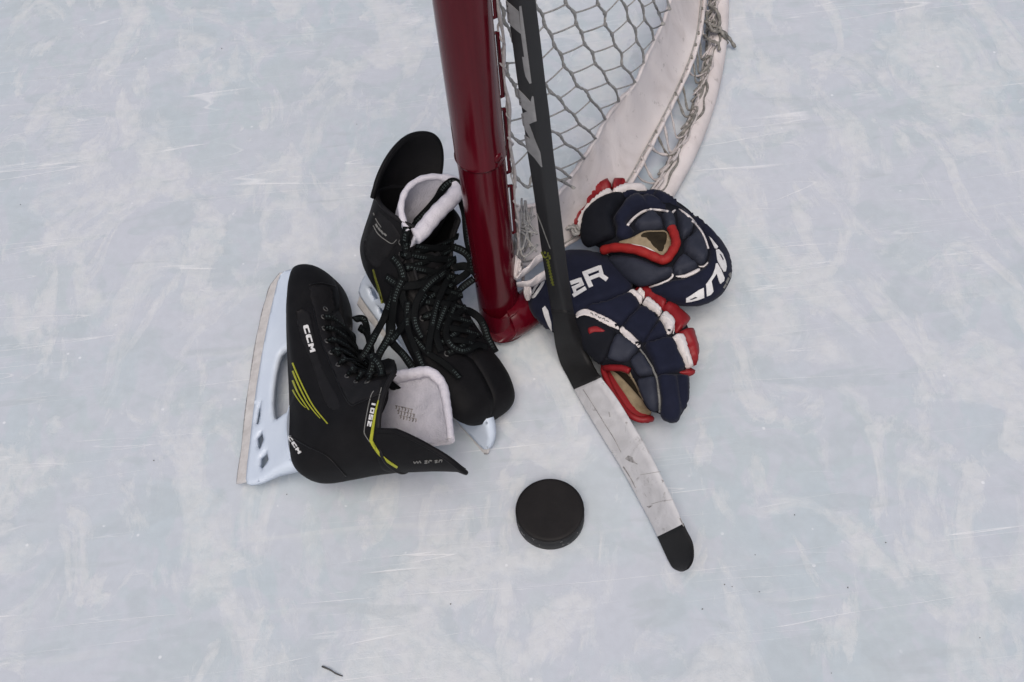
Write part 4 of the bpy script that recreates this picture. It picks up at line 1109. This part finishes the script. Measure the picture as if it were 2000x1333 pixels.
# palm pocket : red rim, tan leather sunk inside
palm_poly = [(640, 855), (700, 828), (830, 850), (870, 890), (960, 1070), (1005, 1190), (1000, 1240), (992, 1282), (930, 1275), (850, 1240), (760, 1110), (680, 985)]
oP, mP = blob('palm_flap', g5(palm_poly), .020, .006, .012, 14, 'red_leather', gloveB, it=2, sp=4)
bP = Body([mP, mB])
B('thumb_panel', [(430, 560), (520, 500), (660, 560), (750, 630), (720, 730), (690, 800), (640, 860), (560, 790), (470, 690)], .006, 14, 'navy_black')
B('cuff', [(128, 380), (170, 285), (240, 200), (330, 85), (420, 42), (560, 52), (690, 85), (790, 150), (850, 250), (862, 335), (700, 405), (560, 452), (470, 500), (330, 620), (220, 560), (150, 470)], .010, 24, 'navy', lift=.001)
B('back_pad', [(540, 440), (700, 400), (840, 345), (930, 440), (860, 520), (790, 588), (690, 545), (560, 480)], .010, 20, 'navy')
B('back_pad', [(925, 448), (1000, 480), (1065, 530), (1010, 640), (945, 712), (860, 650), (795, 590)], .011, 18, 'navy')
B('finger_pad', [(1065, 540), (1122, 655), (1140, 665), (1000, 700), (952, 715)], .010, 14, 'navy')
B('finger_pad', [(955, 725), (1010, 700), (1150, 668), (1200, 780), (1240, 900), (1140, 930), (1050, 940), (1005, 830)], .012, 20, 'navy', seams=[((1001+150/1, 690), (1001, 690), 1, 0)])
B('slate_pad', [(745, 650), (800, 655), (870, 705), (915, 745), (860, 825), (800, 848), (730, 830), (690, 800)], .010, 16, 'slate')
B('slate_pad', [(855, 835), (930, 772), (985, 840), (1028, 930), (930, 952), (885, 900)], .011, 16, 'slate')
B('slate_pad', [(918, 970), (970, 955), (1040, 952), (1062, 1060), (1068, 1190), (1000, 1165), (955, 1080)], .012, 18, 'slate')
B('fingertip', [(1052, 952), (1140, 938), (1225, 932), (1256, 960), (1252, 1120), (1205, 1235), (1150, 1258), (1085, 1215), (1078, 1100)], .013, 26, 'navy', lift=.001, seams=[(g5([(1178, 940)])[0], g5([(1205, 1230)])[0], 4.5, .55)])
# knuckle rolls
for red, white in (([(885, 325), (930, 308), (1010, 345), (1110, 395), (1105, 440), (1080, 478), (1010, 420), (930, 370)], [(822, 352), (865, 345), (905, 375), (942, 402), (920, 435), (865, 395)]),
                   ([(1082, 462), (1130, 430), (1195, 490), (1252, 545), (1250, 585), (1180, 645), (1170, 590), (1120, 510)], [(942, 430), (975, 400), (1030, 440), (1078, 490), (1055, 520), (1000, 480)]),
                   ([(1195, 650), (1225, 620), (1270, 612), (1295, 690), (1310, 765), (1282, 880), (1262, 850), (1240, 720)], [(1062, 540), (1090, 500), (1130, 525), (1168, 575), (1150, 640), (1112, 645), (1090, 590)]),
                   ([(1200, 920), (1235, 905), (1280, 882), (1282, 925), (1265, 952), (1230, 935)], [(1150, 672), (1215, 660), (1245, 740), (1270, 868), (1255, 892), (1232, 858), (1195, 770)])):
    B('knuckle_roll', red, .012, 10, 'red_leather', lift=.002, sp=4); B('knuckle_band', white, .010, 8, 'white_leather', lift=.0025, sp=3.5)
B('knuckle_band', [(880, 338), (925, 348), (955, 382), (945, 395), (905, 365)], .009, 5, 'white_leather', lift=.003, sp=3)
surfB = Body([mB]+PADS[gloveB.name])
prints('roll_piping', [g5(stroke(l, 7, 6)) for l in ([(975, 393), (1030, 425), (1082, 480)], [(1090, 497), (1135, 525), (1172, 575), (1165, 640)], [(1205, 655), (1240, 700), (1262, 780), (1278, 860)])], surfB, 'white_print', gloveB, off=.0008, sp=2)
surfB = Body([mB]+PADS[gloveB.name])
Bs = lambda name, pts, T, w, mat, **k: P_(None, g5(pts), T, w, mat, gloveB, name, body=surfB, **k)
Bs('white_stripe', [(462, 492), (490, 468), (545, 460), (640, 498), (735, 545), (770, 585), (772, 612), (740, 600), (650, 560), (560, 520), (505, 515), (470, 535)], .0018, 6, 'white_leather', lift=.0006, it=1, sp=3)
Bs('white_stripe', [(792, 590), (815, 592), (915, 690), (930, 720), (912, 742), (850, 695), (780, 622)], .0018, 6, 'white_leather', lift=.0006, it=1, sp=3)
bB2 = Body([mB]+PADS[gloveB.name])
prints('stripe_lettering', [g5(stroke(l, 6, 5)) for l in ([(565, 488), (580, 492), (585, 505)], [(600, 500), (618, 506)], [(625, 512), (630, 525), (645, 522)], [(652, 530), (668, 528), (672, 545)], [(680, 540), (700, 552)])], bB2, 'gray_print', gloveB, off=.0008, sp=2)
for p in ([(742, 570), (765, 565), (775, 585), (760, 580), (750, 590)], [(890, 700), (925, 690), (930, 715), (905, 725), (915, 705), (893, 715)], [(1030, 495), (1055, 500), (1050, 518), (1035, 510)], [(1128, 603), (1146, 603), (1144, 618), (1130, 616)]):
    prints('edge_mark', [g5(p)], bB2, 'navy_black', gloveB, off=.0008, sp=2)
rope('piping', g5([(925, 752), (985, 835), (1028, 920), (1046, 960), (1066, 1090), (1072, 1200)]), bB2, .0013, .0010, 'gray_print', gloveB, taper=[.8+.6*i/40 for i in range(41)])
Bs('red_mark', [(548, 602), (578, 588), (615, 585), (680, 622), (640, 628), (600, 625), (560, 640)], .0012, 4, 'red_leather', lift=.0004, it=1, sp=3)
# palm lining and opening
oI, mI = pad('palm', g5([(705, 892), (780, 885), (870, 915), (945, 1060), (1000, 1180), (990, 1226), (905, 1200), (815, 1075), (745, 970)]), bP, .0006, 4, 'palm', gloveB, depth=.002, sp=4, lift=.0008)
bI = Body([mI, mP])
pad('painted_palm_shade', g5([(708, 892), (790, 886), (872, 915), (945, 1060), (975, 1130), (930, 1100), (850, 1010), (770, 930)]), Body([mI]), .0003, 4, 'palm_shade_paint', gloveB, depth=.001, sp=4, lift=.0006)  # shade painted on the flat palm to make the pocket look hollow
mb = MB(); rimB = [(860, 905), (800, 878), (720, 868), (672, 882), (690, 960), (760, 1090), (850, 1215), (930, 1255), (1000, 1256)]
c = catmull(g5(rimB), 8); pts = []
for x, y in c:
    p, n = bP.hit(x, y, pts[-1] if pts else None); pts.append(p+n*.003)
A = np.array(pts)
for _ in range(4): A[1:-1] = (A[:-2]+2*A[1:-1]+A[2:])/4
sweep(mb, [Vector(x) for x in A], .0040, n=10); mb.build('palm_trim', 'red_leather', gloveB)
bB3 = Body([mB]+PADS[gloveB.name])
# cuff lettering (the part of the word the stick leaves in view) and logo at the left
g7 = lambda l: [(980+x/5.554, 340+y/5.554) for x, y in l]
ST = lambda a, b, w: g7([tuple(np.array(p)+q) for p, q in ((a, w*np.array(nrm(a, b))), (b, w*np.array(nrm(a, b))), (b, -w*np.array(nrm(a, b))), (a, -w*np.array(nrm(a, b))))])
def nrm(a, b):
    d = np.array(b, float)-np.array(a, float); d /= np.linalg.norm(d); return (-d[1]*.5, d[0]*.5)
prints('lettering', [ST((897, 1068), (968, 1228), 50), ST((880, 1088), (1062, 1018), 44), ST((1058, 1000), (1084, 1092), 40), ST((945, 1140), (1092, 1082), 38), ST((1062, 1092), (1142, 1150), 46),
    ST((745, 1188), (852, 1150), 42), ST((842, 1136), (874, 1212), 42), ST((884, 1190), (765, 1248), 38), ST((772, 1325), (912, 1240), 38), ST((775, 1220), (800, 1300), 34)], bB3, 'white_print', gloveB, off=.0008, sp=2.5)
prints('cuff_logo', [g5(p) for p in (stroke([(205, 215), (225, 222), (222, 240), (198, 250), (192, 268), (212, 262)], 10, 9), stroke([(232, 235), (225, 270), (195, 320), (160, 368), (145, 372)], 16, 18), stroke([(190, 275), (165, 310), (145, 350)], 12, 12))], bB3, 'white_print', gloveB, off=.0008, sp=2)
prints('cuff_stripe', [g5(p) for p in ([(220, 455), (240, 438), (262, 470), (285, 560), (290, 620), (265, 580), (235, 510)], [(210, 510), (228, 520), (270, 610), (285, 650), (262, 640), (225, 560)])], bB3, 'white_print', gloveB, off=.0008, sp=2.5)

# ---- the upper glove (cuff at the right, fingers curled to the left)
ga = at(1290, 500, 0)
gloveA = thing('hockey_glove', 'navy hockey glove nearest the net, fingers curled left, palm opening rimmed in red', 'hockey glove', ga, 'pair of hockey gloves')
oA, mA = blob('glove_body', g4([(538, 370), (612, 222), (745, 132), (875, 92), (1000, 92), (1220, 150), (1390, 215), (1520, 300), (1640, 420), (1760, 540), (1850, 680), (1885, 850), (1840, 980), (1740, 1075), (1590, 1125), (1430, 1115), (1260, 1040), (1150, 980), (1010, 900), (900, 780), (830, 690), (720, 620), (640, 560), (580, 470)]), .045, .045, .045, 75, 'navy_black', gloveA, sp=7)
bodyA = Body([mA])
Aq = lambda name, pts, T, w, mat, **k: P_(None, g4(pts), T, w, mat, gloveA, name, body=bodyA, **k)
Aq('cuff', [(1480, 300), (1600, 385), (1750, 525), (1860, 680), (1892, 850), (1845, 985), (1745, 1082), (1595, 1132), (1430, 1120), (1250, 1040), (1180, 985), (1390, 925), (1490, 912), (1650, 830), (1705, 740), (1700, 620), (1620, 460)], .010, 22, 'navy', lift=.001)
Aq('knuckle_roll', [(548, 360), (580, 290), (638, 222), (755, 142), (860, 100), (852, 165), (780, 185), (690, 260), (625, 345), (605, 430), (640, 530), (600, 525), (560, 450)], .013, 10, 'red_leather', sp=4, lift=.004)
Aq('knuckle_roll', [(872, 100), (960, 88), (1015, 98), (930, 140), (885, 172)], .011, 6, 'red_leather', sp=3.5, lift=.003)
Aq('knuckle_band', [(598, 420), (622, 345), (690, 265), (790, 176), (862, 154), (860, 192), (768, 248), (682, 322), (640, 398), (648, 500), (622, 490)], .007, 6, 'white_leather', lift=.003, sp=3.5)
Aq('knuckle_band', [(872, 168), (930, 134), (1010, 110), (1110, 120), (1170, 150), (1010, 166), (925, 198), (885, 198)], .007, 6, 'white_leather', lift=.003, sp=3.5)
Aq('fingertip', [(632, 430), (650, 350), (750, 255), (890, 198), (985, 222), (930, 300), (870, 390), (900, 490), (895, 560), (800, 590), (700, 620), (640, 560)], .016, 24, 'navy_black', lift=.002)
Aq('finger_pad', [(920, 195), (1010, 165), (1110, 155), (1230, 162), (1300, 195), (1210, 205), (1100, 185), (990, 220)], .010, 12, 'navy')
Aq('finger_pad', [(1240, 165), (1360, 212), (1470, 295), (1560, 380), (1480, 330), (1400, 280), (1300, 260), (1215, 205)], .011, 12, 'navy')
Aq('finger_pad', [(880, 390), (940, 300), (1000, 225), (1100, 190), (1210, 215), (1290, 265), (1345, 320), (1190, 310), (1060, 370), (1000, 440), (1060, 500), (1000, 580), (905, 560), (905, 480)], .014, 24, 'navy', lift=.001, seams=[(g4([(1100, 190)])[0], g4([(1200, 310)])[0], 5, .5)])
Aq('slate_pad', [(1060, 440), (1120, 385), (1200, 330), (1290, 400), (1312, 478), (1240, 492), (1150, 505), (1085, 490)], .013, 20, 'slate')
Aq('slate_pad', [(1295, 345), (1345, 345), (1402, 375), (1425, 490), (1400, 495), (1335, 490), (1312, 420)], .012, 14, 'slate')
Aq('slate_pad', [(1425, 310), (1470, 330), (1525, 372), (1562, 440), (1560, 520), (1482, 580), (1442, 500), (1435, 400)], .013, 18, 'slate')
Aq('slate_pad', [(1575, 435), (1650, 530), (1695, 640), (1690, 755), (1640, 800), (1560, 745), (1495, 690), (1482, 600), (1560, 530)], .014, 24, 'slate')
Aq('slate_pad', [(1400, 800), (1440, 740), (1490, 705), (1560, 760), (1615, 805), (1560, 850), (1440, 885), (1395, 870)], .012, 18, 'slate')
Aq('thumb', [(842, 690), (900, 700), (1100, 735), (1280, 810), (1385, 810), (1395, 875), (1300, 930), (1200, 965), (1090, 950), (1000, 895), (905, 790)], .013, 24, 'slate', lift=.001)
# palm opening
oP2, mP2 = pad('palm', g4([(930, 600), (1040, 560), (1150, 505), (1260, 500), (1340, 510), (1400, 640), (1335, 755), (1215, 695), (1080, 650)]), bodyA, .0006, 4, 'palm', gloveA, depth=.002, sp=4, lift=.002)
pad('painted_palm_shade', g4([(1120, 545), (1150, 512), (1260, 505), (1338, 515), (1335, 600), (1290, 690), (1230, 640), (1180, 580)]), Body([mP2]), .0003, 4, 'palm_shade_paint', gloveA, depth=.001, sp=4, lift=.0006)  # painted shade that gives the shallow opening its depth
rope('palm_trim', g4([(826, 640), (900, 645), (1000, 662), (1110, 690), (1220, 738), (1300, 772), (1345, 762), (1390, 700), (1418, 640), (1400, 560), (1375, 505)]), bodyA, .0060, .0070, 'red_trim', gloveA, taper=[1.0+.05*math.sin(i*.8) for i in range(81)])
rope('palm_seam', g4([(1050, 640), (1150, 665), (1230, 705), (1280, 745)]), bodyA, .0011, .0075, 'white_leather', gloveA)
# piping and white tabs
surfA = Body([mA]+PADS[gloveA.name])
for l, r in (([(1003, 448), (1060, 385), (1130, 335), (1200, 312)], .0018), ([(1200, 314), (1270, 318), (1355, 330)], .0016), ([(1560, 415), (1620, 470), (1670, 560), (1698, 650)], .0012), ([(1165, 990), (1260, 968), (1340, 935), (1392, 895), (1392, 870)], .0013)):
    rope('piping', g4(l), surfA, r, .0008, 'white_leather', gloveA)
As = lambda name, pts, T, w, mat, **k: P_(None, g4(pts), T, w, mat, gloveA, name, body=surfA, **k)
As('white_tab', [(1382, 335), (1410, 310), (1422, 318), (1395, 342)], .0016, 5, 'white_leather', lift=.0005, it=1, sp=2.5)
As('white_tab', [(1445, 305), (1470, 312), (1540, 362), (1590, 415), (1605, 440), (1570, 425), (1500, 360)], .0016, 5, 'white_leather', lift=.0005, it=1, sp=2.5)
As('white_tab', [(1418, 888), (1500, 875), (1615, 820), (1632, 835), (1622, 855), (1560, 885), (1480, 905)], .0016, 5, 'white_leather', lift=.0005, it=1, sp=3)
As('white_tab', [(1618, 800), (1660, 800), (1698, 765), (1702, 780), (1680, 805), (1640, 814)], .0016, 5, 'white_leather', lift=.0005, it=1, sp=2.5)
bA2 = Body([mA]+PADS[gloveA.name])
# cuff lettering
g6 = lambda l: [(1340+x/8.33, 440+y/8.33) for x, y in l]
prints('lettering', [g6(p) for p in ([(0, 1190), (100, 1130), (200, 1060), (285, 1020), (292, 1180), (200, 1215), (80, 1245), (0, 1255)], [(322, 965), (345, 935), (430, 810), (470, 700), (480, 630), (505, 625), (560, 720), (620, 860), (610, 910), (555, 955), (535, 920), (495, 790), (410, 915), (440, 1080), (400, 1130), (335, 1160)],
    [(375, 185), (420, 225), (520, 360), (500, 390), (465, 380), (430, 300)], [(485, 410), (530, 400), (590, 470), (640, 590), (655, 680), (640, 755), (610, 760), (560, 680), (505, 570)])], bA2, 'white_print', gloveA, off=.0008, sp=2.5)
for p in ([(540, 480), (560, 490), (600, 560), (595, 580)], [(60, 1205), (150, 1165), (180, 1175), (100, 1205)]):
    prints('letter_counter', [g6(p)], bA2, 'slate', gloveA, off=.0014, sp=2)
prints('cuff_tag', [g6(p) for p in ([(715, 770), (730, 800), (715, 860), (690, 800)], [(680, 850), (700, 870), (660, 960), (640, 930)], [(640, 950), (650, 980), (620, 1030), (600, 1020)])], bA2, 'gray_print', gloveA, off=.0008, sp=2)
EXPO = 0.07
# ------------------------------------------------------------------ light: overcast daylight
SUN_EL = math.radians(66); SUN_AZ = math.radians(185)   # azimuth measured clockwise from +Y
w = bpy.data.worlds.new('World'); scene.world = w; w.use_nodes = True
nt = w.node_tree; bg = nt.nodes['Background']
sky = nt.nodes.new('ShaderNodeTexSky'); sky.sky_type = 'NISHITA'; sky.sun_disc = False
sky.sun_elevation = SUN_EL; sky.sun_rotation = SUN_AZ; sky.air_density = 1.0; sky.dust_density = 6.0; sky.ozone_density = 1.0
nt.links.new(sky.outputs['Color'], bg.inputs['Color']); bg.inputs['Strength'].default_value = .09
sd = bpy.data.lights.new('sun', 'SUN'); sd.energy = 1.25; sd.angle = math.radians(40); sd.color = (1, .95, .88)
so = bpy.data.objects.new('sun', sd); COL.objects.link(so)
sdir = Vector((math.sin(SUN_AZ)*math.cos(SUN_EL), math.cos(SUN_AZ)*math.cos(SUN_EL), math.sin(SUN_EL)))
so.rotation_euler = sdir.to_track_quat('Z', 'Y').to_euler(); so.location = sdir*20
vs_ = scene.view_settings; vs_.view_transform = 'Standard'; vs_.look = 'None'; vs_.gamma = 1; vs_.exposure = EXPO; vs_.use_curve_mapping = False
